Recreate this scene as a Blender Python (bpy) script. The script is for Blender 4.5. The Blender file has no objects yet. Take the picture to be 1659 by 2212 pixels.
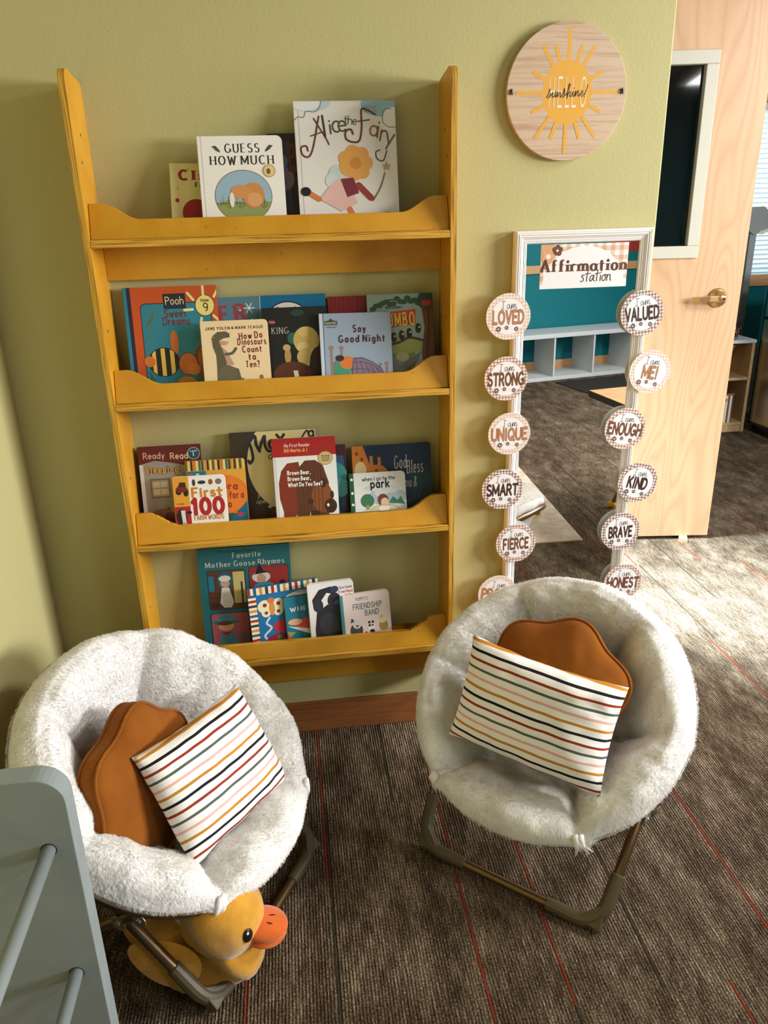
import bpy, bmesh, math, random
from mathutils import Vector, Matrix, noise
PI = math.pi
random.seed(7)
SC = bpy.context.scene
COL = SC.collection

# ------------------------------------------------------------------ camera, world, lights, exposure
cam_d = bpy.data.cameras.new('camera')
cam = bpy.data.objects.new('camera', cam_d); COL.objects.link(cam)
_r = ((0.99204124, -0.12328673, -0.02558438), (-0.06816927, -0.3550496, -0.93235869), (0.10586373, 0.92668234, -0.36062821))
m3 = Matrix(((_r[0][0], -_r[1][0], -_r[2][0]), (_r[0][1], -_r[1][1], -_r[2][1]), (_r[0][2], -_r[1][2], -_r[2][2])))
cam.matrix_world = Matrix.Translation((0.44983525, -2.04682781, 1.52126902)) @ m3.to_4x4()
cam_d.sensor_fit = 'VERTICAL'; cam_d.sensor_height = 36.0; cam_d.lens = 1652.35 / 2212 * 36
cam_d.clip_start = 0.02; cam_d.clip_end = 60
SC.camera = cam

SC.view_settings.view_transform = 'Standard'
SC.view_settings.look = 'None'
SC.view_settings.gamma = 1.0
SC.view_settings.use_curve_mapping = False
SC.view_settings.exposure = 0.15

world = bpy.data.worlds.new('sky'); SC.world = world
world.use_nodes = True
bg = world.node_tree.nodes['Background']
bg.inputs[0].default_value = (0.80, 0.90, 1.0, 1); bg.inputs[1].default_value = 0.35

def area(name, loc, target, sx, sy, power, color, spread=None):
    d = bpy.data.lights.new(name, 'AREA'); d.shape = 'RECTANGLE'; d.size = sx; d.size_y = sy
    d.energy = power; d.color = color
    if spread: d.spread = spread
    o = bpy.data.objects.new(name, d); COL.objects.link(o)
    o.location = loc
    o.rotation_euler = (Vector(target) - Vector(loc)).to_track_quat('-Z', 'Y').to_euler()
    return o
KEY = area('window_daylight', (5.12, -1.85, 1.78), (0.3, -0.5, 0.9), 1.7, 0.8, 245, (0.97, 0.98, 1.0))
DOORWAY = area('doorway_daylight', (1.12, 1.14, 2.15), (2.10, 0.50, 0.0), 0.28, 0.28, 68, (0.70, 0.87, 1.0), math.radians(50))
FARWIN = area('far_window_daylight', (4.28, 4.0, 1.65), (4.2, 3.0, 1.55), 1.4, 1.15, 24, (0.96, 1.0, 1.0))
CEIL_POWER = (5, 92, 34)  # second powers the inferred ceiling lamp, the others are added fill

# ------------------------------------------------------------------ materials
def lin(c):
    return tuple(((x / 255.0) / 12.92 if x / 255.0 <= 0.04045 else ((x / 255.0 + 0.055) / 1.055) ** 2.4) for x in c)
_mats = {}
def mat(name, rgb, rough=0.6, metal=0.0, spec=0.5, sheen=0.0):
    if name in _mats: return _mats[name]
    m = bpy.data.materials.new(name); m.use_nodes = True
    b = m.node_tree.nodes['Principled BSDF']
    b.inputs['Base Color'].default_value = (*lin(rgb), 1)
    b.inputs['Roughness'].default_value = rough
    b.inputs['Metallic'].default_value = metal
    b.inputs['Specular IOR Level'].default_value = spec
    if sheen: b.inputs['Sheen Weight'].default_value = sheen
    _mats[name] = m
    return m
def ink(rgb, rough=0.45):
    return mat('print_%02x%02x%02x' % tuple(int(c) for c in rgb), rgb, rough)
class NT:
    """small helper for node graphs"""
    def __init__(s, m):
        s.t = m.node_tree; s.b = s.t.nodes['Principled BSDF']
    def n(s, typ, **kw):
        x = s.t.nodes.new(typ)
        for k, v in kw.items():
            if k == 'ins':
                for i, val in v.items():
                    if hasattr(val, 'links'): s.t.links.new(val, x.inputs[i])
                    else: x.inputs[i].default_value = val
            else: setattr(x, k, v)
        return x
    def link(s, a, b): s.t.links.new(a, b)
    def coord(s, scale=(1, 1, 1), kind='Object', rot=(0, 0, 0)):
        c = s.n('ShaderNodeTexCoord')
        mp = s.n('ShaderNodeMapping'); s.link(c.outputs[kind], mp.inputs[0])
        mp.inputs['Scale'].default_value = scale; mp.inputs['Rotation'].default_value = rot
        return mp.outputs[0]
    def noise(s, vec, scale=1, detail=3, rough=0.5, dist=0.0):
        x = s.n('ShaderNodeTexNoise'); s.link(vec, x.inputs['Vector'])
        x.inputs['Scale'].default_value = scale; x.inputs['Detail'].default_value = detail
        x.inputs['Roughness'].default_value = rough; x.inputs['Distortion'].default_value = dist
        return x.outputs[0]
    def math(s, op, a, b=0.0, c=0.0, clamp=False):
        x = s.n('ShaderNodeMath', operation=op); x.use_clamp = clamp
        for i, v in enumerate((a, b, c)):
            if hasattr(v, 'links'): s.link(v, x.inputs[i])
            else: x.inputs[i].default_value = v
        return x.outputs[0]
    def ramp(s, fac, stops, interp='LINEAR'):
        x = s.n('ShaderNodeValToRGB'); s.link(fac, x.inputs[0]); r = x.color_ramp; r.interpolation = interp
        while len(r.elements) < len(stops): r.elements.new(0.5)
        for e, (p, c) in zip(r.elements, stops): e.position = p; e.color = (*c, 1)
        return x.outputs[0]
    def mix(s, fac, a, b):
        x = s.n('ShaderNodeMix', data_type='RGBA')
        for i, v in ((0, fac), (6, a), (7, b)):
            if hasattr(v, 'links'): s.link(v, x.inputs[i])
            else: x.inputs[i].default_value = v if i == 0 else (*v, 1)
        return x.outputs[2]
    def bump(s, h, strength=0.3, dist=0.01):
        x = s.n('ShaderNodeBump'); s.link(h, x.inputs['Height'])
        x.inputs['Strength'].default_value = strength; x.inputs['Distance'].default_value = dist
        s.link(x.outputs[0], s.b.inputs['Normal'])

def wall_paint(name, rgb):
    m = mat(name, rgb, 0.62, spec=0.3); g = NT(m)
    v = g.coord((1, 1, 1), 'Generated' if False else 'Object')
    n1 = g.noise(v, 130, 3, 0.55); n2 = g.noise(v, 30, 2, 0.5)
    h = g.math('ADD', g.math('MULTIPLY', g.math('GREATER_THAN', n1, 0.56), 0.5), g.math('MULTIPLY', n1, 1.0))
    h = g.math('ADD', h, g.math('MULTIPLY', n2, 0.4))
    g.bump(h, 0.28, 0.0016)
    return m
M_GREEN = wall_paint('sage_green_paint', (187, 179, 125))
M_TEAL = wall_paint('teal_paint', (0, 112, 122))
M_DIMMED_WALL = wall_paint('dimmed_white_paint', (120, 116, 108))  # white wall out of view, colour darkened to cut bounced light
M_CEIL = wall_paint('ceiling_paint', (128, 122, 112))  # unseen ceiling, colour darkened to weaken the ambient bounce

def wood(name, c1, c2, scale=(3, 3, 40), rough=0.5, contrast=(0.35, 0.7), dist=1.2, bump=0.05, freq=3.0):
    m = mat(name, c1, rough); g = NT(m)
    v = g.coord(scale)
    n1 = g.noise(v, freq, 5, 0.6, dist)
    col = g.ramp(n1, [(contrast[0], lin(c1)), (contrast[1], lin(c2))])
    g.link(col, g.b.inputs['Base Color'])
    if bump: g.bump(n1, bump, 0.002)
    return m
M_BASE = wood('oak_baseboard', (150, 92, 48), (120, 68, 32), (2, 40, 60), 0.5)
M_TRIM = wood('light_wood_trim', (212, 168, 118), (186, 136, 84), (3, 30, 40), 0.5)
M_PINE = wood('light_pine', (205, 176, 132), (182, 148, 102), (30, 30, 4), 0.5)

def yellow_paint(name, c=(206, 150, 38), d=(194, 135, 26)):
    m = mat(name, c, 0.42); g = NT(m)
    v = g.coord((1, 1, 1)); n = g.noise(v, 9, 4, 0.6)
    col = g.ramp(n, [(0.35, lin(d)), (0.65, lin(c))])
    n2 = g.noise(v, 60, 2, 0.5)
    spot = g.math('MULTIPLY', g.math('GREATER_THAN', n2, 0.73), 0.35)
    col = g.mix(spot, col, lin((110, 66, 12)))
    g.link(col, g.b.inputs['Base Color']); g.bump(g.noise(v, 140, 2), 0.04, 0.001)
    return m
M_YELLOW = yellow_paint('yellow_stained_plywood')
def ply_edge(name, axis):
    m = mat(name, (206, 150, 44), 0.5); g = NT(m)
    sc = [6, 6, 6]; sc[axis] = 420
    v = g.coord(tuple(sc)); n = g.noise(v, 1.0, 3, 0.6)
    col = g.ramp(n, [(0.36, lin((128, 82, 10))), (0.46, lin((196, 142, 34))), (0.62, lin((220, 170, 70)))])
    g.link(col, g.b.inputs['Base Color']); g.bump(n, 0.15, 0.001)
    return m
M_EDGE_X = ply_edge('yellow_ply_edge_upright', 0)
M_EDGE_Z = ply_edge('yellow_ply_edge_level', 2)

def birch_door():
    m = mat('birch_veneer', (226, 186, 142), 0.38); g = NT(m)
    v = g.coord((3.2, 3.2, 0.42))
    n0 = g.noise(v, 1.25, 2, 0.45, 0.3)
    rings = g.math('FRACT', g.math('MULTIPLY', n0, 21.0))
    rings = g.math('ABSOLUTE', g.math('SUBTRACT', rings, 0.5))
    col = g.ramp(rings, [(0.0, lin((196, 156, 120))), (0.2, lin((203, 165, 129))), (0.5, lin((208, 171, 136)))])
    v2 = g.coord((90, 90, 3)); n2 = g.noise(v2, 1.5, 2)
    col = g.mix(g.math('MULTIPLY', n2, 0.22), col, lin((188, 142, 98)))
    g.link(col, g.b.inputs['Base Color'])
    return m
M_DOOR = birch_door()

def carpet():
    m = mat('loop_pile_carpet', (96, 80, 62), 0.95, spec=0.1); g = NT(m)
    c = g.n('ShaderNodeTexCoord'); sp = g.n('ShaderNodeSeparateXYZ'); g.link(c.outputs['Object'], sp.inputs[0])
    X, Y = sp.outputs[0], sp.outputs[1]
    v1 = g.coord((165, 22, 1)); rib = g.noise(v1, 1.0, 2, 0.6)
    v2 = g.coord((15, 5.5, 1)); patch = g.noise(v2, 1.0, 2, 0.55)
    v3 = g.coord((260, 200, 1)); grain = g.noise(v3, 1.0, 2, 0.6)
    v4 = g.coord((2.2, 1.5, 1)); big = g.noise(v4, 1.0, 3, 0.6)
    f = g.math('ADD', g.math('MULTIPLY', rib, 0.85), g.math('MULTIPLY', g.math('SUBTRACT', patch, 0.5), 0.7))
    f = g.math('ADD', f, g.math('MULTIPLY', g.math('SUBTRACT', grain, 0.5), 1.25))
    f = g.math('ADD', f, g.math('MULTIPLY', g.math('SUBTRACT', big, 0.5), 0.35))
    col = g.ramp(f, [(0.20, lin((58, 46, 35))), (0.42, lin((92, 77, 61))), (0.60, lin((124, 108, 89))), (0.85, lin((168, 151, 129)))])
    wob = g.math('MULTIPLY', g.math('SUBTRACT', g.noise(g.coord((1, 60, 1)), 1.0, 1), 0.5), 0.004)
    XW = g.math('ADD', X, wob)
    def lines(segs):
        tot = None
        for (x, y0, y1) in segs:
            a = g.math('LESS_THAN', g.math('ABSOLUTE', g.math('SUBTRACT', XW, x)), 0.0036)
            b = g.math('LESS_THAN', g.math('ABSOLUTE', g.math('SUBTRACT', Y, (y0 + y1) / 2)), abs(y1 - y0) / 2)
            k = g.math('MULTIPLY', a, b)
            tot = k if tot is None else g.math('MAXIMUM', tot, k)
        return tot
    red = lines([(0.766, -1.01, -0.02), (0.9375, -1.0, -0.12), (1.4295, -1.3, -0.40), (1.276, -1.4, -0.99), (0.45, -0.62, 0.0),
                 (2.263, 0.967, 1.215), (1.945, -0.4, 0.31), (2.438, 0.5, 0.962), (2.749, 1.22, 1.56), (1.952, 0.97, 1.3), (0.2643, -1.4, -0.55),
                 (1.86, -1.6, -1.15), (3.1, 0.2, 0.9)])
    drk = lines([(1.133, -0.99, -0.3), (0.458, -1.2, -0.34), (0.645, -0.36, 0.0), (2.139, 0.62, 1.25), (1.965, 0.31, 0.975), (0.937, -1.7, -1.0),
                 (2.44, -2.9, -1.9), (2.10, -2.6, -1.4), (2.6, -4.4, -2.6), (2.95, -4.4, -3.0), (2.28, -3.4, -2.6), (1.95, -1.9, -0.9), (2.75, 0.4, 1.2), (2.0, -2.3, -1.3)])
    col = g.mix(g.math('MULTIPLY', red, 0.85), col, lin((124, 46, 30)))
    col = g.mix(g.math('MULTIPLY', drk, 0.85), col, lin((46, 46, 36)))
    g.link(col, g.b.inputs['Base Color'])
    h = g.math('ADD', g.math('SINE', g.math('MULTIPLY', X, 2 * PI / 0.0072)), g.math('MULTIPLY', g.math('ADD', rib, grain), 2.0))
    g.bump(h, 0.55, 0.004)
    return m
M_CARPET = carpet()

def fabric(name, rgb, scale=900, rough=0.85, bump=0.25, sheen=0.3, var=0.12):
    m = mat(name, rgb, rough, spec=0.2, sheen=sheen); g = NT(m)
    v = g.coord((1, 1, 1)); n = g.noise(v, scale, 2); big = g.noise(v, 14, 4, 0.6)
    d = tuple(int(x * (1 - var)) for x in rgb)
    g.link(g.ramp(big, [(0.35, lin(d)), (0.65, lin(rgb))]), g.b.inputs['Base Color'])
    g.bump(g.math('ADD', n, big), bump, 0.002)
    return m
M_FUR = fabric('white_faux_fur', (249, 246, 241), 160, 0.95, 0.5, 0.5, 0.05)
M_SATIN = fabric('white_lining', (226, 223, 216), 60, 0.4, 0.25, 0.0, 0.06)
M_DUCK = fabric('yellow_plush', (226, 160, 44), 420, 0.9, 0.4, 0.6, 0.16)
M_BEAK = fabric('orange_plush', (224, 104, 24), 420, 0.9, 0.35, 0.6, 0.12)
def corduroy():
    m = mat('rust_corduroy', (156, 90, 28), 0.95, spec=0.1, sheen=0.05); g = NT(m)
    v = g.coord((1, 1, 1), rot=(0, 0, 0)); sp = g.n('ShaderNodeSeparateXYZ'); g.link(v, sp.inputs[0])
    w = g.math('SINE', g.math('MULTIPLY', sp.outputs[2], 2 * PI / 0.0026))
    n = g.noise(v, 10, 4, 0.6)
    g.link(g.ramp(n, [(0.3, lin((126, 70, 18))), (0.7, lin((146, 84, 27)))]), g.b.inputs['Base Color'])
    g.bump(g.math('ADD', w, g.math('MULTIPLY', n, 6.0)), 0.3, 0.0012)
    return m
M_RUST = corduroy()
def stripes():
    m = mat('striped_cotton', (238, 234, 226), 0.85, spec=0.2); g = NT(m)
    c = g.n('ShaderNodeTexCoord'); sp = g.n('ShaderNodeSeparateXYZ'); g.link(c.outputs['Object'], sp.inputs[0])
    wob = g.math('MULTIPLY', g.math('SUBTRACT', g.noise(g.coord((9, 9, 9)), 1.0, 2), 0.5), 0.005)
    z = g.math('ADD', sp.outputs[2], wob)
    f = g.math('FRACT', g.math('ADD', g.math('DIVIDE', z, 0.0965), 10.66))
    W = lin((238, 234, 226))
    cols = [lin((226, 172, 158)), lin((86, 92, 80)), lin((146, 52, 30)), lin((28, 26, 28)), lin((190, 128, 44))]
    stops = []
    for k, cc in enumerate(cols):
        stops += [(k * 0.2 + 0.0, W), (k * 0.2 + 0.055, cc), (k * 0.2 + 0.115, W)]
    g.link(g.ramp(f, stops, 'CONSTANT'), g.b.inputs['Base Color'])
    g.bump(g.noise(g.coord((1, 1, 1)), 700, 2), 0.15, 0.001)
    return m
M_STRIPE = stripes()
M_BRONZE = mat('bronze_tube', (112, 88, 60), 0.32, 0.75)
M_CAP = mat('bronze_plastic_corner', (84, 72, 48), 0.5)
M_STEEL = mat('zinc_steel', (170, 170, 160), 0.35, 0.9)
M_CHROME = mat('chrome', (225, 225, 225), 0.1, 1.0)
M_BRASS = mat('satin_brass', (198, 160, 112), 0.34, 0.9)
M_GREY = fabric('grey_painted_wood', (136, 143, 141), 30, 0.5, 0.03, 0.0, 0.03)
M_WHITE = mat('white_satin_paint', (236, 230, 226), 0.35)
M_FRAME = mat('ivory_metal_frame', (194, 190, 176), 0.4)
M_BLACK = mat('black_plastic', (20, 19, 18), 0.35)
M_DARKGLASS = mat('dark_glazing', (14, 13, 11), 0.04, spec=0.6)
M_MIRROR = mat('silvered_glass', (240, 240, 238), 0.0, 1.0)
M_PAPER = ink((238, 234, 228))
M_PAGES = mat('page_block', (226, 216, 194), 0.8)
M_LAM = mat('white_laminate', (206, 212, 214), 0.4)

def gingham(name, rgb):
    m = mat(name, rgb, 0.5); g = NT(m)
    c = g.n('ShaderNodeTexCoord'); sp = g.n('ShaderNodeSeparateXYZ'); g.link(c.outputs['Object'], sp.inputs[0])
    a = g.math('GREATER_THAN', g.math('FRACT', g.math('DIVIDE', g.math('ADD', sp.outputs[0], 1.0), 0.0088)), 0.5)
    b = g.math('GREATER_THAN', g.math('FRACT', g.math('DIVIDE', g.math('ADD', sp.outputs[2], 1.0), 0.0088)), 0.5)
    f = g.math('MULTIPLY', g.math('ADD', a, b), 0.5)
    wh = (238, 230, 224); mid = tuple((p * 0.55 + q * 0.45) for p, q in zip(rgb, wh))
    g.link(g.ramp(f, [(0.0, lin(wh)), (0.3, lin(mid)), (0.8, lin(rgb))], 'CONSTANT'), g.b.inputs['Base Color'])
    return m
M_GING_L = gingham('tan_gingham', (214, 184, 162))
M_GING_M = gingham('brown_gingham', (168, 122, 98))
M_GING_D = gingham('dark_gingham', (136, 96, 84))

# ------------------------------------------------------------------ mesh builder
def arc(cx, cy, rx, ry, a0, a1, n=10):
    return [(cx + rx * math.cos(math.radians(a0 + (a1 - a0) * i / n)), cy + ry * math.sin(math.radians(a0 + (a1 - a0) * i / n))) for i in range(n + 1)]
def circ(cx, cy, rx, ry=None, n=28):
    ry = rx if ry is None else ry
    return [(cx + rx * math.cos(2 * PI * i / n), cy + ry * math.sin(2 * PI * i / n)) for i in range(n)]
def rrect(x0, y0, x1, y1, rs):
    """rounded rectangle; rs = radii (bl, br, tr, tl)"""
    out = []
    for (cx, cy, a), r in zip(((x0, y0, 180), (x1, y0, 270), (x1, y1, 0), (x0, y1, 90)), rs):
        if r <= 0: out.append((cx, cy)); continue
        sx = 1 if cx == x0 else -1; sy = 1 if cy == y0 else -1
        out += arc(cx + sx * r, cy + sy * r, r, r, a, a + 90, 5)
    return out
def clip01(pts):
    def cut(p, ax, lim, keep_less):
        o = []
        for i in range(len(p)):
            a, b = p[i - 1], p[i]
            ia = (a[ax] <= lim) if keep_less else (a[ax] >= lim); ib = (b[ax] <= lim) if keep_less else (b[ax] >= lim)
            if ia != ib:
                t = (lim - a[ax]) / (b[ax] - a[ax]); o.append((a[0] + t * (b[0] - a[0]), a[1] + t * (b[1] - a[1])))
            if ib: o.append(b)
        return o
    for ax, lim, kl in ((0, 0.0, False), (0, 1.0, True), (1, 0.0, False), (1, 1.0, True)):
        if len(pts) < 3: return []
        pts = cut(pts, ax, lim, kl)
    return pts if len(pts) >= 3 else []
class MB:
    def __init__(s): s.v = []; s.f = []; s.mi = []; s.ms = []
    def mi_(s, m):
        if m not in s.ms: s.ms.append(m)
        return s.ms.index(m)
    def poly(s, pts, m):
        b = len(s.v); s.v += [tuple(p) for p in pts]; s.f.append(tuple(range(b, b + len(pts)))); s.mi.append(s.mi_(m))
    def box(s, x0, x1, y0, y1, z0, z1, m, M=None):
        b = len(s.v)
        c = [Vector((x, y, z)) for z in (z0, z1) for y in (y0, y1) for x in (x0, x1)]
        if M: c = [M @ p for p in c]
        s.v += [tuple(p) for p in c]
        for f in ((0, 2, 3, 1), (4, 5, 7, 6), (0, 1, 5, 4), (2, 6, 7, 3), (0, 4, 6, 2), (1, 3, 7, 5)):
            s.f.append(tuple(b + i for i in f)); s.mi.append(s.mi_(m))
    def prism(s, pts, d0, d1, m, side=None, axis='y'):
        """outline pts (a,b) extruded along axis from d0 to d1"""
        n = len(pts); b = len(s.v)
        def P(a, c, d): return (a, d, c) if axis == 'y' else ((d, a, c) if axis == 'x' else (a, c, d))
        s.v += [P(a, c, d0) for a, c in pts] + [P(a, c, d1) for a, c in pts]
        s.f.append(tuple(b + i for i in range(n))); s.mi.append(s.mi_(m))
        s.f.append(tuple(b + n + i for i in reversed(range(n)))); s.mi.append(s.mi_(m))
        for i in range(n):
            j = (i + 1) % n
            s.f.append((b + i, b + n + i, b + n + j, b + j)); s.mi.append(s.mi_(side or m))
    def tube(s, path, r, m, n=12, cap=True, closed=False):
        path = [Vector(p) for p in path]; N = len(path); b = len(s.v); k = s.mi_(m)
        rad = r if isinstance(r, (list, tuple)) else [r] * N
        up = None
        for i, p in enumerate(path):
            if closed: t = path[(i + 1) % N] - path[i - 1]
            else: t = path[min(i + 1, N - 1)] - path[max(i - 1, 0)]
            t.normalize()
            if up is None:
                up = t.orthogonal().normalized()
            up = (up - t * up.dot(t)).normalized(); w = t.cross(up)
            for j in range(n):
                a = 2 * PI * j / n; s.v.append(tuple(p + (up * math.cos(a) + w * math.sin(a)) * rad[i]))
        for i in range(N if closed else N - 1):
            for j in range(n):
                a = b + i * n + j; a2 = b + i * n + (j + 1) % n; c = b + ((i + 1) % N) * n + j; c2 = b + ((i + 1) % N) * n + (j + 1) % n
                s.f.append((a, a2, c2, c)); s.mi.append(k)
        if cap and not closed:
            s.f.append(tuple(b + j for j in reversed(range(n)))); s.mi.append(k)
            s.f.append(tuple(b + (N - 1) * n + j for j in range(n))); s.mi.append(k)
    def lathe(s, prof, m, M=None, n=24, cap=True):
        """prof: (r, h) about local +Z"""
        b = len(s.v); k = s.mi_(m); N = len(prof)
        for r, h in prof:
            for j in range(n):
                p = Vector((r * math.cos(2 * PI * j / n), r * math.sin(2 * PI * j / n), h))
                s.v.append(tuple(M @ p if M else p))
        for i in range(N - 1):
            for j in range(n):
                s.f.append((b + i * n + j, b + i * n + (j + 1) % n, b + (i + 1) * n + (j + 1) % n, b + (i + 1) * n + j)); s.mi.append(k)
        if cap:
            s.f.append(tuple(b + j for j in reversed(range(n)))); s.mi.append(k)
            s.f.append(tuple(b + (N - 1) * n + j for j in range(n))); s.mi.append(k)
    def blob(s, c, rx, ry, rz, m, M=None, nu=24, nv=16, fn=None):
        b = len(s.v); k = s.mi_(m)
        for i in range(nv + 1):
            ph = -PI / 2 + PI * i / nv
            for j in range(nu):
                a = 2 * PI * j / nu
                p = Vector((math.cos(ph) * math.cos(a), math.cos(ph) * math.sin(a), math.sin(ph)))
                if fn: p = fn(p)
                p = Vector((p.x * rx, p.y * ry, p.z * rz))
                if M: p = M @ p
                s.v.append(tuple(p + Vector(c)))
        for i in range(nv):
            for j in range(nu):
                s.f.append((b + i * nu + j, b + i * nu + (j + 1) % nu, b + (i + 1) * nu + (j + 1) % nu, b + (i + 1) * nu + j)); s.mi.append(k)
    def grid(s, P, m, closed_u=False):
        """P[i][j] rows of points"""
        b = len(s.v); k = s.mi_(m); n = len(P); w = len(P[0])
        for row in P: s.v += [tuple(p) for p in row]
        for i in range(n - 1):
            for j in range(w if closed_u else w - 1):
                j2 = (j + 1) % w
                s.f.append((b + i * w + j, b + i * w + j2, b + (i + 1) * w + j2, b + (i + 1) * w + j)); s.mi.append(k)
    def build(s, name, parent=None, smooth=False, bevel=0.0, seg=2, merge=False, origin=None, recalc=True):
        me = bpy.data.meshes.new(name)
        me.from_pydata(s.v, [], s.f)
        for m in s.ms: me.materials.append(m)
        me.polygons.foreach_set('material_index', s.mi)
        if merge or recalc:
            bm = bmesh.new(); bm.from_mesh(me)
            if merge: bmesh.ops.remove_doubles(bm, verts=bm.verts, dist=1e-5)
            if recalc: bmesh.ops.recalc_face_normals(bm, faces=bm.faces)
            bm.to_mesh(me); bm.free()
        if smooth: me.polygons.foreach_set('use_smooth', [True] * len(me.polygons))
        if origin: me.transform(Matrix.Translation(-Vector(origin)))
        me.update()
        o = bpy.data.objects.new(name, me); COL.objects.link(o)
        if origin: o.location = origin
        if parent: o.parent = parent
        if bevel:
            bv = o.modifiers.new('bevel', 'BEVEL'); bv.width = bevel; bv.segments = seg; bv.limit_method = 'ANGLE'; bv.angle_limit = math.radians(40)
            bv.harden_normals = False
        return o
def tag(o, label, cat, group=None):
    o['label'] = label; o['category'] = cat
    if group: o['group'] = group
    return o
def thing(name, label, cat, loc=(0, 0, 0), rot=(0, 0, 0), group=None):
    o = bpy.data.objects.new(name, None); COL.objects.link(o); o.empty_display_size = 0.05
    o.location = loc; o.rotation_euler = rot
    return tag(o, label, cat, group)
def struct(o):
    o['kind'] = 'structure'; return o
def copy_thing(root, **kw):
    r = root.copy(); COL.objects.link(r)
    def rec(src, dst):
        for ch in list(src.children):
            c = ch.copy(); COL.objects.link(c); c.parent = dst; rec(ch, c)
    rec(root, r)
    return r

# ------------------------------------------------------------------ stroke lettering
def _glyphs():
    G = {}
    A = arc
    G['A'] = (.7, [[(0, 0), (.35, 1), (.7, 0)], [(.12, .35), (.58, .35)]])
    G['B'] = (.58, [[(0, 0), (0, 1)], [(0, 1), (.27, 1)] + A(.27, .77, .25, .23, 90, -90) + [(0, .54)], [(0, .54), (.29, .54)] + A(.29, .27, .29, .27, 90, -90) + [(0, 0)]])
    G['C'] = (.68, [A(.38, .5, .38, .5, 48, 312, 16)])
    G['D'] = (.66, [[(0, 0), (0, 1)], [(0, 1), (.22, 1)] + A(.22, .5, .44, .5, 90, -90, 14) + [(0, 0)]])
    G['E'] = (.52, [[(0, 0), (0, 1)], [(0, 1), (.52, 1)], [(0, .52), (.42, .52)], [(0, 0), (.52, 0)]])
    G['F'] = (.5, [[(0, 0), (0, 1)], [(0, 1), (.5, 1)], [(0, .5), (.4, .5)]])
    G['G'] = (.74, [A(.38, .5, .38, .5, 48, 350, 16), [(.74, .42), (.45, .42)], [(.74, .42), (.74, .12)]])
    G['H'] = (.64, [[(0, 0), (0, 1)], [(.64, 0), (.64, 1)], [(0, .52), (.64, .52)]])
    G['I'] = (.16, [[(.08, 0), (.08, 1)]])
    G['J'] = (.42, [[(.42, 1), (.42, .24)] + A(.22, .24, .2, .24, 0, -180, 8)])
    G['K'] = (.6, [[(0, 0), (0, 1)], [(.56, 1), (.04, .45)], [(.2, .6), (.6, 0)]])
    G['L'] = (.5, [[(0, 1), (0, 0)], [(0, 0), (.5, 0)]])
    G['M'] = (.84, [[(0, 0), (0, 1)], [(0, 1), (.42, .2), (.84, 1)], [(.84, 1), (.84, 0)]])
    G['N'] = (.66, [[(0, 0), (0, 1)], [(0, 1), (.66, 0)], [(.66, 0), (.66, 1)]])
    G['O'] = (.76, [A(.38, .5, .38, .5, 90, 450, 22)])
    G['P'] = (.54, [[(0, 0), (0, 1)], [(0, 1), (.27, 1)] + A(.27, .74, .27, .26, 90, -90) + [(0, .48)]])
    G['Q'] = (.78, [A(.38, .5, .38, .5, 90, 450, 22), [(.46, .26), (.78, -.06)]])
    G['R'] = (.6, [[(0, 0), (0, 1)], [(0, 1), (.27, 1)] + A(.27, .75, .27, .25, 90, -90) + [(0, .5)], [(.28, .5), (.6, 0)]])
    G['S'] = (.54, [A(.27, .76, .25, .24, 40, 250, 10) + A(.27, .25, .27, .26, 80, -150, 10)])
    G['T'] = (.62, [[(0, 1), (.62, 1)], [(.31, 1), (.31, 0)]])
    G['U'] = (.64, [[(0, 1), (0, .32)] + A(.32, .32, .32, .32, 180, 360, 12) + [(.64, 1)]])
    G['V'] = (.66, [[(0, 1), (.33, 0), (.66, 1)]])
    G['W'] = (.94, [[(0, 1), (.24, 0), (.47, .8), (.7, 0), (.94, 1)]])
    G['X'] = (.62, [[(0, 1), (.62, 0)], [(.62, 1), (0, 0)]])
    G['Y'] = (.62, [[(0, 1), (.31, .48), (.62, 1)], [(.31, .48), (.31, 0)]])
    G['Z'] = (.58, [[(0, 1), (.58, 1), (0, 0), (.58, 0)]])
    o = A(.24, .31, .24, .31, 0, 360, 18)
    G['a'] = (.5, [A(.24, .3, .24, .3, 20, 380, 18), [(.48, .6), (.48, 0)]])
    G['b'] = (.5, [[(0, 1), (0, 0)], A(.25, .3, .25, .3, 180, 540, 18)])
    G['c'] = (.44, [A(.25, .31, .25, .31, 45, 315, 14)])
    G['d'] = (.5, [A(.25, .3, .25, .3, 0, 360, 18), [(.5, 1), (.5, 0)]])
    G['e'] = (.48, [[(.01, .33), (.47, .33)] + A(.24, .31, .24, .31, 5, 315, 16)])
    G['f'] = (.34, [[(.12, 0), (.12, .78)] + A(.26, .8, .14, .2, 180, 50, 7), [(-.05, .6), (.36, .6)]])
    G['g'] = (.5, [A(.25, .3, .25, .3, 0, 360, 18), [(.5, .6), (.5, -.06)] + A(.26, -.06, .24, .24, 0, -150, 8)])
    G['h'] = (.48, [[(0, 1), (0, 0)], [(0, .36)] + A(.24, .36, .24, .26, 180, 0, 10) + [(.48, 0)]])
    G['i'] = (.1, [[(.05, .6), (.05, 0)], [(.05, .84), (.05, .88)]])
    G['j'] = (.2, [[(.16, .6), (.16, -.1)] + A(.02, -.1, .14, .18, 0, -90, 5), [(.16, .84), (.16, .88)]])
    G['k'] = (.46, [[(0, 1), (0, 0)], [(.42, .6), (.03, .24)], [(.16, .36), (.46, 0)]])
    G['l'] = (.1, [[(.05, 1), (.05, 0)]])
    G['m'] = (.8, [[(0, .6), (0, 0)], [(0, .38)] + A(.2, .38, .2, .23, 180, 0, 8) + [(.4, 0)], [(.4, .38)] + A(.6, .38, .2, .23, 180, 0, 8) + [(.8, 0)]])
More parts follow.
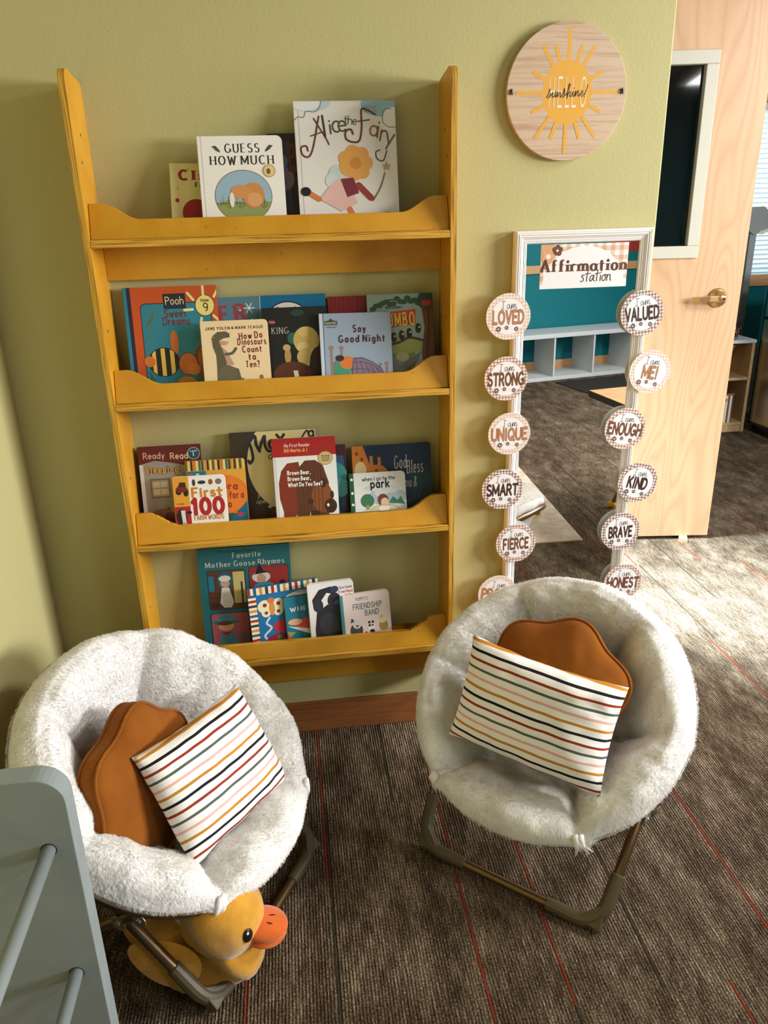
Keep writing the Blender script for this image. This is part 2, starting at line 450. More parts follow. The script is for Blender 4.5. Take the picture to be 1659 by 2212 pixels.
    G['n'] = (.46, [[(0, .6), (0, 0)], [(0, .36)] + A(.23, .36, .23, .25, 180, 0, 10) + [(.46, 0)]])
    G['o'] = (.5, [A(.25, .31, .25, .31, 90, 450, 18)])
    G['p'] = (.5, [[(0, .6), (0, -.3)], A(.25, .3, .25, .3, 180, 540, 18)])
    G['q'] = (.5, [A(.25, .3, .25, .3, 0, 360, 18), [(.5, .6), (.5, -.3)]])
    G['r'] = (.32, [[(0, .6), (0, 0)], [(0, .36)] + A(.22, .36, .22, .25, 180, 70, 6)])
    G['s'] = (.38, [A(.19, .46, .17, .15, 40, 250, 8) + A(.19, .15, .19, .16, 80, -150, 8)])
    G['t'] = (.34, [[(.14, .9), (.14, .14)] + A(.26, .14, .12, .14, 180, 280, 5), [(-.06, .6), (.40, .6)]])
    G['u'] = (.46, [[(0, .6), (0, .24)] + A(.23, .24, .23, .24, 180, 360, 10) + [(.46, .6)], [(.46, .6), (.46, 0)]])
    G['v'] = (.44, [[(0, .6), (.22, 0), (.44, .6)]])
    G['w'] = (.68, [[(0, .6), (.17, 0), (.34, .5), (.51, 0), (.68, .6)]])
    G['x'] = (.44, [[(0, .6), (.44, 0)], [(.44, .6), (0, 0)]])
    G['y'] = (.46, [[(0, .6), (.24, 0)], [(.46, .6), (.14, -.3)]])
    G['z'] = (.4, [[(0, .6), (.4, .6), (0, 0), (.4, 0)]])
    G['0'] = (.62, [A(.31, .5, .31, .5, 90, 450, 20)])
    G['1'] = (.24, [[(0, .8), (.17, 1), (.17, 0)]])
    G['9'] = (.52, [A(.26, .7, .26, .3, 0, 360, 18), [(.52, .7)] + A(.2, .4, .32, .4, 20, -80, 8)])
    G['&'] = (.7, [[(.66, 0), (.2, .68)] + A(.32, .8, .16, .2, 200, -20, 8) + [(.1, .36)] + A(.27, .22, .24, .22, 150, 330, 8) + [(.62, .42)]])
    G['/'] = (.3, [[(0, -.1), (.3, 1.05)]])
    G['!'] = (.14, [[(.07, 1), (.07, .3)], [(.07, .02), (.07, .05)]])
    G['?'] = (.46, [A(.23, .76, .23, .24, 170, -70, 10) + [(.25, .3)], [(.25, .02), (.25, .05)]])
    G["'"] = (.1, [[(.05, 1), (.05, .8)]])
    G['.'] = (.1, [[(.05, .02), (.05, .05)]])
    G[','] = (.1, [[(.06, .05), (.02, -.14)]])
    return G
GL = _glyphs()
SCRIPT = {  # flowing hand for the card and the discs
    'I': (.42, [[(.02, 1), (.5, 1)], [(.26, 1), (.16, 0)], [(-.06, 0), (.38, 0)]]),
    'a': (.62, [[(.42, .42), (.3, .58), (.12, .5), (.0, .25), (.08, .03), (.24, .06), (.42, .46), (.4, .12), (.48, .02), (.62, .16)]]),
    'm': (.86, [[(.0, .16), (.1, .6), (.08, .02), (.22, .48), (.34, .6), (.38, .46), (.34, .04), (.5, .48), (.62, .6), (.66, .46), (.62, .14), (.7, .02), (.86, .2)]])}
SUN = {
    's': (.46, [[(-.1, .05), (.12, .34), (.22, .74), (.26, .4), (.2, .08), (.04, .02)], [(.2, .08), (.46, .3)]]),
    'u': (.52, [[(0, .3), (.1, .5), (.06, .14), (.14, .04), (.3, .2), (.38, .5), (.36, .12), (.42, .05), (.52, .2)]]),
    'n': (.56, [[(0, .2), (.1, .48), (.08, .04), (.22, .38), (.34, .5), (.38, .36), (.36, .1), (.44, .04), (.56, .2)]]),
    'h': (.6, [[(0, .2), (.24, .7), (.34, 1.05), (.24, 1.06), (.14, .5), (.06, -.1), (.2, .3), (.36, .46), (.4, .3), (.38, .08), (.46, .02), (.6, .2)]]),
    'i': (.28, [[(0, .2), (.1, .48), (.08, .1), (.16, .03), (.28, .2)], [(.18, .7), (.2, .74)]]),
    'e': (.46, [[(0, .2), (.24, .3), (.26, .46), (.14, .46), (.06, .24), (.12, .05), (.26, .04), (.46, .24)]]),
    '!': (.36, [[(.32, .95), (.06, .14)], [(.0, -.04), (.01, -.01)]])}
STATION = {
    's': (.5, [[(.4, .58), (.24, .66), (.14, .52), (.3, .34), (.34, .14), (.18, 0), (.02, .06)]]),
    't': (.5, [[(.3, 1.12), (.2, .4), (.2, .02)], [(.0, .74), (.56, .8)]]),
    'a': (.58, [[(.44, .5), (.3, .62), (.08, .4), (.04, .1), (.18, .04), (.4, .4), (.48, .6), (.42, .2), (.54, .02)]]),
    'i': (.24, [[(.12, .6), (.08, .02)], [(.16, .86), (.17, .9)]]),
    'o': (.52, [[(.3, .62), (.1, .5), (.04, .22), (.16, .03), (.36, .1), (.44, .4), (.3, .62), (.5, .6)]]),
    'n': (.56, [[(.08, .62), (.06, .02)], [(.07, .36), (.24, .62), (.4, .56), (.42, .2), (.5, .02)]])}
def smooth_poly(p, n=5):
    if len(p) < 3: return p
    out = []
    for i in range(len(p) - 1):
        p0 = p[max(i - 1, 0)]; p1 = p[i]; p2 = p[i + 1]; p3 = p[min(i + 2, len(p) - 1)]
        for k in range(n):
            t = k / n
            out.append(tuple(0.5 * (2 * b + (c - a) * t + (2 * a - 5 * b + 4 * c - d) * t * t + (3 * b - a - 3 * c + d) * t ** 3) for a, b, c, d in zip(p0, p1, p2, p3)))
    out.append(p[-1]); return out
def strokes(text, style='sans', tr=0.16):
    """returns list of (polyline) in units of cap height, and total width"""
    table = {'script': SCRIPT, 'sun': SUN, 'station': STATION}.get(style)
    x = 0; out = []
    for ch in text:
        if ch == ' ': x += 0.34; continue
        if table and ch in table: adv, pls = table[ch]; pls = [smooth_poly(q) for q in pls]; gap = 0
        else: adv, pls = GL.get(ch, GL['o']); gap = tr
        for q in pls: out.append([(x + a, b) for a, b in q])
        x += adv + gap
    return out, max(x - (0 if table else tr), 0.1)
def strip(q, hw, caps=True, c=0):
    """a pen stroke as non-overlapping quads plus round ends: list of (polygon, level), next level"""
    p = [q[0]]
    for r in q[1:]:
        if math.hypot(r[0] - p[-1][0], r[1] - p[-1][1]) > 1e-6: p.append(r)
    if len(p) < 2: return [], c
    runs, cur = [], [p[0]]
    for i in range(1, len(p)):
        cur.append(p[i])
        if i < len(p) - 1:
            a = math.atan2(p[i][1] - p[i - 1][1], p[i][0] - p[i - 1][0]); b = math.atan2(p[i + 1][1] - p[i][1], p[i + 1][0] - p[i][0])
            if abs((b - a + PI) % (2 * PI) - PI) > 0.75: runs.append(cur); cur = [p[i]]
    runs.append(cur); out = []
    for ri, r in enumerate(runs):
        n = len(r); L, R = [], []; hs = [hw(r[i + 1][0] - r[i][0], r[i + 1][1] - r[i][1]) for i in range(n - 1)]
        for i in range(n):
            d = []
            for k in (i - 1, i):
                if 0 <= k < n - 1:
                    dx, dy = r[k + 1][0] - r[k][0], r[k + 1][1] - r[k][1]; l = math.hypot(dx, dy); d.append((-dy / l, dx / l))
            nx, ny = sum(v[0] for v in d) / len(d), sum(v[1] for v in d) / len(d); l = math.hypot(nx, ny) or 1
            h = (hs[max(i - 1, 0)] + hs[min(i, n - 2)]) / 2 / max(l, 0.7) / l
            L.append((r[i][0] + nx * h, r[i][1] + ny * h)); R.append((r[i][0] - nx * h, r[i][1] - ny * h))
        for i in range(n - 1): out.append(([L[i], R[i], R[i + 1], L[i + 1]], c % 11))
        if caps or ri > 0: out.append((circ(r[0][0], r[0][1], hs[0] * 0.985, n=12), (c + 1) % 11))
        if caps or ri < len(runs) - 1: out.append((circ(r[-1][0], r[-1][1], hs[-1] * 0.985, n=12), (c + 2) % 11))
        c += 3
    return out, c
def letter_polys(text, style='sans', weight=0.12, tr=None, skew=0.0):
    """list of (convex polygon in cap-height units, level), total width"""
    contrast = 1.0; serif = False
    if style == 'serif': contrast, serif = 0.32, True
    if style == 'slab': contrast, serif = 0.7, True
    pls, W = strokes(text, style, tr if tr is not None else (0.24 if serif else 0.12) + weight)
    polys = []; c = 0
    def hw(dx, dy):
        l = math.hypot(dx, dy) or 1
        return 0.5 * weight * (contrast + (1 - contrast) * abs(dy) / l)
    for q in pls:
        if contrast < 1.0 and len(q) == 2 and math.hypot(q[1][0] - q[0][0], q[1][1] - q[0][1]) < 0.09:
            polys.append((circ(q[0][0], q[0][1] + 0.02, weight * 0.55, n=14), c % 11)); c += 1; continue
        o, c = strip(q, hw, contrast == 1.0, c); polys += o
        if serif and len(q) >= 2:
            for (ex, ey), (px, py) in ((q[0], q[1]), (q[-1], q[-2])):
                if abs(ey - py) > 0.2 * abs(ex - px) and (abs(ey) < .03 or abs(ey - 1) < .03 or abs(ey - .6) < .03 or abs(ey + .3) < .03):
                    t = weight * 0.16; w2 = 0.05 + weight * 0.62
                    sg_ = 1 if ey < .3 else -1
                    polys.append(([(ex - w2, ey), (ex + w2, ey), (ex + w2, ey + sg_ * t * 2), (ex - w2, ey + sg_ * t * 2)], c % 11)); c += 1
    if skew: polys = [([(a + skew * b, b) for a, b in p], k) for p, k in polys]
    return polys, W

class Art:
    """flat printed artwork on the face of a sheet: units are fractions of width and height"""
    def __init__(s, mb, w, h, y=0.0, step=0.00002, x0=0.0, z0=0.0, clip=True):
        s.k = 0; s.mb, s.w, s.h, s.y, s.step, s.x0, s.z0, s.clip = mb, w, h, y, step, x0, z0, clip
    def _put(s, pts, m, k=0):
        if s.clip: pts = clip01(pts)
        y = s.y - k * s.step * 0.085
        if len(pts) >= 3: s.mb.poly([(s.x0 + a * s.w, y, s.z0 + b * s.h) for a, b in pts], m)
    def poly(s, pts, c):
        s.y -= s.step; s._put(pts, c if not isinstance(c, tuple) else ink(c))
    def rect(s, x0, y0, x1, y1, c): s.poly([(x0, y0), (x1, y0), (x1, y1), (x0, y1)], c)
    def ell(s, cx, cy, rx, ry, c, n=32): s.poly(circ(cx, cy, rx, ry, n), c)
    def line(s, pts, wd, c, sm=True):
        """wd in fraction of width"""
        s.y -= s.step; m = ink(c); k = s.h / s.w
        q = smooth_poly(pts) if sm else pts
        o, _ = strip([(a_, b_ * k) for a_, b_ in q], lambda dx, dy: wd / 2, True, 0)
        for p, lv in o: s._put([(a_, b_ / k) for a_, b_ in p], m, lv)
    def txt(s, text, x, y, hh, c, style='sans', weight=0.14, fw=None, align='l', rot=0, tr=None, skew=0.0, outline=None, ow=0.1):
        """x,y baseline start; hh cap height as fraction of sheet height; fw fits to a width fraction"""
        if outline: s.txt(text, x, y, hh, outline, style, weight + ow, fw, align, rot, tr if tr is not None else 0.12 + weight, skew)
        s.y -= s.step
        polys, W = letter_polys(text, style, weight, tr, skew)
        H = hh * s.h; kx = H if fw is None else fw * s.w / W
        off = {'l': 0, 'c': -W * kx / 2, 'r': -W * kx}[align]
        ca, sa = math.cos(math.radians(rot)), math.sin(math.radians(rot)); m = ink(c)
        for p, lv in polys:
            q = []
            for a, b in p:
                X = off + a * kx; Z = b * H
                q.append((x + (X * ca - Z * sa) / s.w, y + (X * sa + Z * ca) / s.h))
            s._put(q, m, lv)

# ================================================================== SETTING
XW = 1.426; YF = 3.70; YT = -5.42; CH = 2.72; XR = 5.3; XL = -0.268
b = MB(); b.poly([(XL - 0.1, YT - 0.3, 0), (XR + 0.1, YT - 0.3, 0), (XR + 0.1, YF + 0.1, 0), (XL - 0.1, YF + 0.1, 0)], M_CARPET)
struct(b.build('floor', recalc=False))
b = MB(); b.box(XL - 0.1, XR + 0.1, YT - 0.4, YF + 0.1, CH, CH + 0.1, M_CEIL); struct(b.build('ceiling'))
b = MB(); b.box(XL - 0.12, XW, 0, 0.11, 0, CH, M_GREEN); struct(b.build('wall_back', bevel=0.004))
b = MB(); b.box(XL - 0.12, XL, YT - 0.3, 0, 0, CH, M_GREEN); struct(b.build('wall_left'))
b = MB()   # wall of the passage with the exterior doorway the open door belongs to
b.box(XW - 0.02, 1.44, 0.11, 0.75, 0, CH, M_GREEN); b.box(XW - 0.02, 1.50, 1.33, YF, 0, CH, M_GREEN); b.box(XW - 0.02, 1.44, 0.75, 1.33, 2.35, CH, M_GREEN)
struct(b.build('wall_passage'))
WX0, WX1, WZ0, WZ1 = 3.55, 5.0, 1.03, 2.21
b = MB()
b.box(1.4, WX0, YF, YF + 0.1, 0, CH, M_TEAL); b.box(WX1, XR, YF, YF + 0.1, 0, CH, M_TEAL)
b.box(WX0, WX1, YF, YF + 0.1, 0, WZ0, M_TEAL); b.box(WX0, WX1, YF, YF + 0.1, WZ1, CH, M_TEAL)
struct(b.build('wall_far'))
# teal wall behind the photographer, seen in the mirror; it runs very slightly oblique
TA, TB = Vector((-0.3, -4.80, 0)), Vector((5.3, -6.0, 0)); td = (TB - TA).normalized(); tn = Vector((-td.y, td.x, 0))
TEALROT = math.atan2(td.y, td.x)
def teal_local(x0, x1, y0, y1, z0, z1, m, mb):
    M = Matrix.Translation(TA) @ Matrix.Rotation(TEALROT, 4, 'Z'); mb.box(x0, x1, y0, y1, z0, z1, m, M)
b = MB(); teal_local(-0.3, 6.2, -0.1, 0, 0, CH, M_TEAL, b); struct(b.build('wall_front'))
b = MB(); b.box(XR, XR + 0.1, -6.2, -3.3, 0, CH, M_DIMMED_WALL); b.box(XR, XR + 0.1, -0.7, YF, 0, CH, M_DIMMED_WALL)
b.box(XR, XR + 0.1, -3.3, -0.7, 0, 1.05, M_DIMMED_WALL); b.box(XR, XR + 0.1, -3.3, -0.7, 2.45, CH, M_DIMMED_WALL)
struct(b.build('wall_right'))
b = MB(); b.box(XL, XW, -0.012, 0, 0, 0.107, M_BASE); struct(b.build('baseboard_back', bevel=0.003))
b = MB(); b.box(XL, XL + 0.012, -4.7, -0.012, 0, 0.107, M_BASE); struct(b.build('baseboard_left', bevel=0.003))
b = MB(); b.box(1.5, XR, YF - 0.014, YF, 0, 0.11, M_TRIM); struct(b.build('baseboard_far', bevel=0.003))
b = MB(); teal_local(0.3, 6.0, 0, 0.014, 0.0, 0.12, M_TRIM, b); struct(b.build('baseboard_front', bevel=0.003))
b = MB(); teal_local(1.2, 4.35, 0, 0.02, 0.965, 1.04, M_TRIM, b); struct(b.build('trim_1', bevel=0.003))

# far window with blinds
wroot = bpy.data.objects.new('window_1', None); COL.objects.link(wroot); wroot.location = ((WX0 + WX1) / 2, YF, WZ0); struct(wroot)
def par(o, root):
    o.parent = root; o.matrix_parent_inverse = Matrix.Translation(-Vector(root.location)); return o
b = MB()
b.box(WX0 - 0.09, WX1 + 0.09, YF - 0.02, YF, WZ0 - 0.085, WZ0, M_TRIM); b.box(WX0 - 0.09, WX1 + 0.09, YF - 0.02, YF, WZ1, WZ1 + 0.11, M_TRIM)
b.box(WX0 - 0.09, WX0, YF - 0.02, YF, WZ0, WZ1, M_TRIM); b.box(WX1, WX1 + 0.09, YF - 0.02, YF, WZ0, WZ1, M_TRIM)
par(b.build('window_casing', bevel=0.003), wroot)
M_BLIND = mat('white_blind_slat', (226, 232, 234), 0.5)
g = NT(M_BLIND); tl = g.n('ShaderNodeBsdfTranslucent'); tl.inputs[0].default_value = (*lin((225, 235, 240)), 1)
mx = g.n('ShaderNodeMixShader'); mx.inputs[0].default_value = 0.55
g.link(g.b.outputs[0], mx.inputs[1]); g.link(tl.outputs[0], mx.inputs[2]); g.link(mx.outputs[0], g.t.nodes['Material Output'].inputs[0])
b = MB()
z = WZ0 + 0.03
while z < WZ1 - 0.06:
    M = Matrix.Translation((0, YF + 0.03, z)) @ Matrix.Rotation(math.radians(-52), 4, 'X')
    b.box(WX0 + 0.01, WX1 - 0.01, -0.019, 0.019, -0.0008, 0.0008, M_BLIND, M); z += 0.0335
b.box(WX0 + 0.005, WX1 - 0.005, YF + 0.005, YF + 0.05, WZ1 - 0.055, WZ1 - 0.005, M_WHITE)
for x in (WX0 + 0.15, 4.14, 4.4, WX1 - 0.15): b.tube([(x, YF + 0.008, WZ0 + 0.01), (x, YF + 0.008, WZ1 - 0.05)], 0.0015, M_WHITE, 6)
par(b.build('blinds', recalc=False), wroot)
# exterior window on the right hand wall (behind the key light)
b = MB()
for (y0, y1, z0, z1) in ((-3.3, -0.7, 1.05, 1.11), (-3.3, -0.7, 2.39, 2.45), (-3.3, -3.24, 1.05, 2.45), (-0.76, -0.7, 1.05, 2.45), (-2.03, -1.97, 1.05, 2.45)):
    b.box(XR - 0.01, XR + 0.1, y0, y1, z0, z1, M_TRIM)
struct(b.build('window_2', bevel=0.004))

# door standing open at the end of the passage
dr = bpy.data.objects.new('door_1', None); COL.objects.link(dr); struct(dr)
HX, HY = 1.516, 1.326; DANG = math.atan2(1.2055 - 1.326, 2.418 - 1.516)
dr.location = (HX, HY, 0); dr.rotation_euler = (0, 0, DANG)
DW = 0.91; DT = 0.045; D0, D1 = 0.018, 2.46
GX0, GX1, GZ0, GZ1 = 0.22, 0.665, 1.355, 2.065    # glazed opening (door local)
b = MB()
for (x0, x1, z0, z1) in ((0, GX0, D0, D1), (GX1, DW, D0, D1), (GX0, GX1, D0, GZ0), (GX0, GX1, GZ1, D1)):
    b.box(x0, x1, 0, DT, z0, z1, M_DOOR)
b.build('door_leaf', dr, merge=True)
b = MB()
fw = 0.048
def vframe(y0, y1, off, w):
    x0, x1, z0, z1 = GX0 - off, GX1 + off, GZ0 - off, GZ1 + off
    return x0, x1, z0, z1
for o_, w_, y0, y1 in ((0.036, 0.05, -0.012, 0.0), (0.0, 0.014, -0.004, 0.03)):
    x0, x1, z0, z1 = GX0 - o_, GX1 + o_, GZ0 - o_, GZ1 + o_
    b.box(x0, x1, y0, y1, z1 - w_, z1, M_FRAME); b.box(x0, x1, y0, y1, z0, z0 + w_, M_FRAME)
    b.box(x0, x0 + w_, y0, y1, z0 + w_, z1 - w_, M_FRAME); b.box(x1 - w_, x1, y0, y1, z0 + w_, z1 - w_, M_FRAME)
b.build('vision_frame', dr, bevel=0.003)
b = MB(); b.box(GX0 + 0.01, GX1 - 0.01, 0.018, 0.024, GZ0 + 0.01, GZ1 - 0.01, M_DARKGLASS); b.build('glass_pane', dr)
# lever handle
LX, LZ = 0.812, 1.150
b = MB()
Mr = Matrix.Translation((LX, 0, LZ)) @ Matrix.Rotation(PI / 2, 4, 'X')
b.lathe([(0.041, 0.0), (0.041, 0.006), (0.036, 0.012), (0.022, 0.014), (0.019, 0.03), (0.017, 0.052), (0.012, 0.055)], M_BRASS, Mr, 32)
rose = b.build('handle_rose', dr, smooth=True)
b = MB()
b.grid([[(LX + 0.016, -0.040 - t, LZ + s) for (t, s) in ((0, 0.013), (0.012, 0.012), (0.014, -0.012), (0, -0.013), (0, 0.013))],
        [(LX - 0.05, -0.040 - t, LZ + s) for (t, s) in ((0, 0.0125), (0.010, 0.0115), (0.012, -0.0115), (0, -0.0125), (0, 0.0125))],
        [(LX - 0.092, -0.036 - t, LZ - 0.004 + s) for (t, s) in ((0, 0.012), (0.008, 0.011), (0.008, -0.011), (0, -0.012), (0, 0.012))],
        [(LX - 0.118, -0.020 - t, LZ - 0.006 + s) for (t, s) in ((0, 0.012), (0.008, 0.011), (0.008, -0.011), (0, -0.012), (0, 0.012))]], M_BRASS)
b.box(LX - 0.005, LX + 0.019, -0.054, -0.040, LZ - 0.012, LZ + 0.012, M_BRASS)
lev = b.build('lever', dr, bevel=0.002)
b = MB(); b.lathe([(0.006, 0), (0.006, 0.003), (0.003, 0.0035)], M_BLACK, Matrix.Translation((LX + 0.008, -0.0535, LZ)) @ Matrix.Rotation(PI / 2, 4, 'X'), 16)
b.build('keyhole', lev)
b = MB(); b.box(DW, DW + 0.0012, 0.012, 0.034, 1.10, 1.19, M_BRASS); b.box(DW + 0.001, DW + 0.006, 0.017, 0.028, 1.14, 1.162, M_BLACK); b.build('latch_plate', dr)

b = MB(); M = Matrix.Translation((2.292, 1.200, 0)) @ Matrix.Rotation(math.radians(-22), 4, 'Z')
b.v += [tuple(M @ Vector(p)) for p in ((-0.019, -0.022, 0), (0.019, -0.022, 0), (0.019, 0.10, 0), (-0.019, 0.10, 0), (-0.019, -0.022, 0.017), (0.019, -0.022, 0.017), (0.019, 0.10, 0.0165), (-0.019, 0.10, 0.0165))]
for f in ((0, 3, 2, 1), (4, 5, 6, 7), (0, 1, 5, 4), (2, 3, 7, 6), (0, 4, 7, 3), (1, 2, 6, 5)): b.f.append(f); b.mi.append(b.mi_(M_PINE))
tag(b.build('door_wedge', bevel=0.001), 'small pale wooden wedge pushed under the open birch door', 'door stop')

# ceiling panels: second inferred from cast shadows, first and last added as fill
M_GLOW = mat('diffuser', (250, 246, 236), 0.5)
NT(M_GLOW).b.inputs['Emission Color'].default_value = (1, 0.95, 0.86, 1); NT(M_GLOW).b.inputs['Emission Strength'].default_value = 0.9
for k, (x, y) in enumerate(((1.9, -2.6), (3.4, -0.9), (3.4, -3.6))):
    t = thing('ceiling_light_and_fill', 'flush white ceiling light panel, from a set partly added as fill', 'ceiling light', (x, y, CH), (0, 0, 0), 'ceiling light panels')
    b = MB(); b.box(-0.32, 0.32, -0.62, 0.62, -0.05, 0, M_WHITE); b.build('housing', t, bevel=0.004)
    b = MB(); b.box(-0.29, 0.29, -0.59, 0.59, -0.056, -0.0505, M_GLOW); b.build('diffuser', t)
    a = area('ceiling_lamp_and_fill', (x, y, CH - 0.065), (x, y, 0), 0.5, 0.9, CEIL_POWER[k], (0.98, 0.98, 1.0))

# ================================================================== BOOKSHELF
BW = 0.859; BD = 0.1467; ST = 0.0139 + 0.0005; BZT = 1.832; BZB = 0.21
shelf = thing('wall_bookshelf', 'tall yellow-stained plywood book display rack hung on the green wall', 'bookshelf', (BW / 2, 0, 0.2))
def upright(x0, x1):
    b = MB()
    prof = [(0.0, BZB - 0.02), (0.0, BZT - 0.022)]
    prof += [(-0.006, BZT - 0.012)] + [(-BD + 0.032, BZT)] + arc(-BD + 0.028, BZT - 0.028, 0.028, 0.028, 92, 180, 6) + arc(-BD + 0.03, BZB + 0.01, 0.03, 0.03, 180, 270, 5)
    # outline in (y,z) extruded along x, faces plain and rim as ply edge
    b.prism(prof, x0, x1, M_YELLOW, M_EDGE_X, axis='x')
    xi = x1 if x0 < 0.1 else x0; s = 1 if x0 < 0.1 else -1
    for z in (1.708, 1.575 + 0.075, 1.28, 0.905, 0.53):          # dark countersunk screw holes
        b.lathe([(0.0035, 0.0), (0.0035, 0.0004)], M_BLACK, Matrix.Translation((xi, -0.075 if z > 1.69 else -0.1, z)) @ Matrix.Rotation(s * PI / 2, 4, 'Y'), 10)
    return par(b.build('upright', bevel=0.0022), shelf)
upright(0, ST); upright(BW - ST, BW)
SZ = [1.4695, 1.0904, 0.7135, 0.3381]
TOP = [z + 0.0175 for z in SZ]
for k, z in enumerate(SZ):
    b = MB(); b.box(ST, BW - ST, -BD + 0.0005, -0.002, z, z + 0.0175, M_EDGE_Z); par(b.build('shelf_board', bevel=0.002), shelf)
    # scalloped retaining lip, leaning back
    x0, x1 = ST + 0.001, BW - ST - 0.001; H1, H0 = 0.0775, 0.0425
    def sc(x):
        d = min(x - x0, x1 - x); t = min(max((d - 0.028) / 0.085, 0), 1); t = t * t * (3 - 2 * t); return H1 + (H0 - H1) * t
    n = 64; P = []
    xs = sorted(set([x0 + 0.16 * i / 26 for i in range(27)] + [x1 - 0.16 * i / 26 for i in range(27)] + [x0 + 0.16 + (x1 - x0 - 0.32) * i / 4 for i in range(5)]))
    lean = math.tan(math.radians(19)); y0 = -BD + 0.010; th = 0.0145
    b = MB()
    fr = [[(x, y0, z + 0.0178) for x in xs], [(x, y0 + lean * sc(x), z + 0.0178 + sc(x)) for x in xs]]
    bk = [[(x, y0 + th + lean * sc(x), z + 0.0178 + sc(x) - 0.002) for x in xs], [(x, y0 + th, z + 0.0178) for x in xs]]
    b.grid(fr, M_YELLOW); b.grid([fr[1], bk[0]], M_EDGE_Z); b.grid(bk, M_YELLOW); b.grid([bk[1], fr[0]], M_YELLOW)
    for i in (0, -1): b.poly([fr[0][i], fr[1][i], bk[0][i], bk[1][i]], M_YELLOW)
    par(b.build('front_lip', merge=True, bevel=0.0015), shelf)
for z1, z0 in ((SZ[0] - 0.001, 1.390), (SZ[3] - 0.001, 0.2013)):
    b = MB(); b.box(ST, BW - ST, -0.022, -0.004, z0, z1, M_YELLOW); par(b.build('back_rail', bevel=0.0015), shelf)

# ================================================================== BOOKS
def book(name, label, x, w, h, zb, yb, yt, th, cover, art, spine=None, yaw=0.0, rs=(0, 0, 0, 0), roll=0.0, hinge=True, back=None):
    """front face leans from yb (bottom) to yt (top)"""
    lean = math.asin(min((yt - yb) / h, 0.9))
    t = thing(name, label, 'book', (x, yb, zb + 0.0008 + th * math.sin(lean) * 0.0), (-lean, roll, math.radians(yaw)), 'picture books on the yellow rack')
    cv = ink(cover); sp = ink(spine) if spine else cv; bk = ink(back) if back else cv
    ct = 0.0016 if th > 0.007 else 0.0006
    b = MB()
    out = rrect(0, 0, w, h, rs)
    b.prism(out, 0, ct, cv); b.prism(out, th - ct, th, bk)
    b.box(-0.0008, ct * 0.9, 0.0002, th - 0.0002, 0, h, sp)
    a = Art(b, w, h, -0.0001)
    if hinge and th > 0.007:
        a.rect(0.036, 0, 0.046, 1, tuple(int(c * 0.86) for c in cover))
    art(a)
    b.build('cover', t, recalc=False)
    p = MB(); ins = 0.0022 if th > 0.007 else 0.0006
    p.prism(rrect(0.001, ins, w - ins, h - ins, tuple(max(r - ins, 0) for r in rs)), ct + 0.0001, th - ct - 0.0001, M_PAGES)
    p.build('pages', t)
    return t
W_ = (240, 236, 228); K_ = (30, 28, 30); RED = (176, 40, 34); DRED = (110, 28, 28); GOLD = (204, 160, 84); CREAM = (232, 214, 170)
def star(cx, cy, r0, r1, n, k=1.0, a0=90):
    return [(cx + (r0 if i % 2 == 0 else r1) * math.cos(math.radians(a0 + 180 * i / n)), cy + k * (r0 if i % 2 == 0 else r1) * math.sin(math.radians(a0 + 180 * i / n))) for i in range(2 * n)]
def flower(a, cx, cy, r, k, c, cc, n=6, rot=0):
    for i in range(n):
        t = rot + 2 * PI * i / n
        a.ell(cx + r * 0.62 * math.cos(t), cy + k * r * 0.62 * math.sin(t), r * 0.42, k * r * 0.42, c, 14)
    a.ell(cx, cy, r * 0.34, k * r * 0.34, cc, 14)

def art_cream(a):
    a.txt('Clif', 0.16, 0.78, 0.125, (150, 30, 34), 'slab', 0.30, fw=0.52); a.txt('Fi', 0.42, 0.68, 0.06, K_, 'slab', 0.26)
    a.ell(0.10, 0.50, 0.035, 0.03, (160, 40, 40), 16); a.ell(0.12, 0.66, 0.02, 0.017, (190, 170, 90), 12); a.ell(0.3, 0.93, 0.02, 0.017, (190, 170, 90), 12)
    a.ell(0.42, 0.33, 0.24, 0.19, (156, 28, 30)); a.ell(0.62, 0.30, 0.2, 0.18, (150, 26, 28)); a.ell(0.52, 0.5, 0.02, 0.05, (80, 60, 30), 10)
    a.ell(0.6, 0.53, 0.07, 0.025, (90, 120, 60), 14)
book('picture_book', 'cream and red book half hidden at the left end of the top shelf', 0.1911, 0.1377, 0.1685, TOP[0], -0.075, -0.030, 0.004, (222, 206, 142), art_cream, roll=0.03)
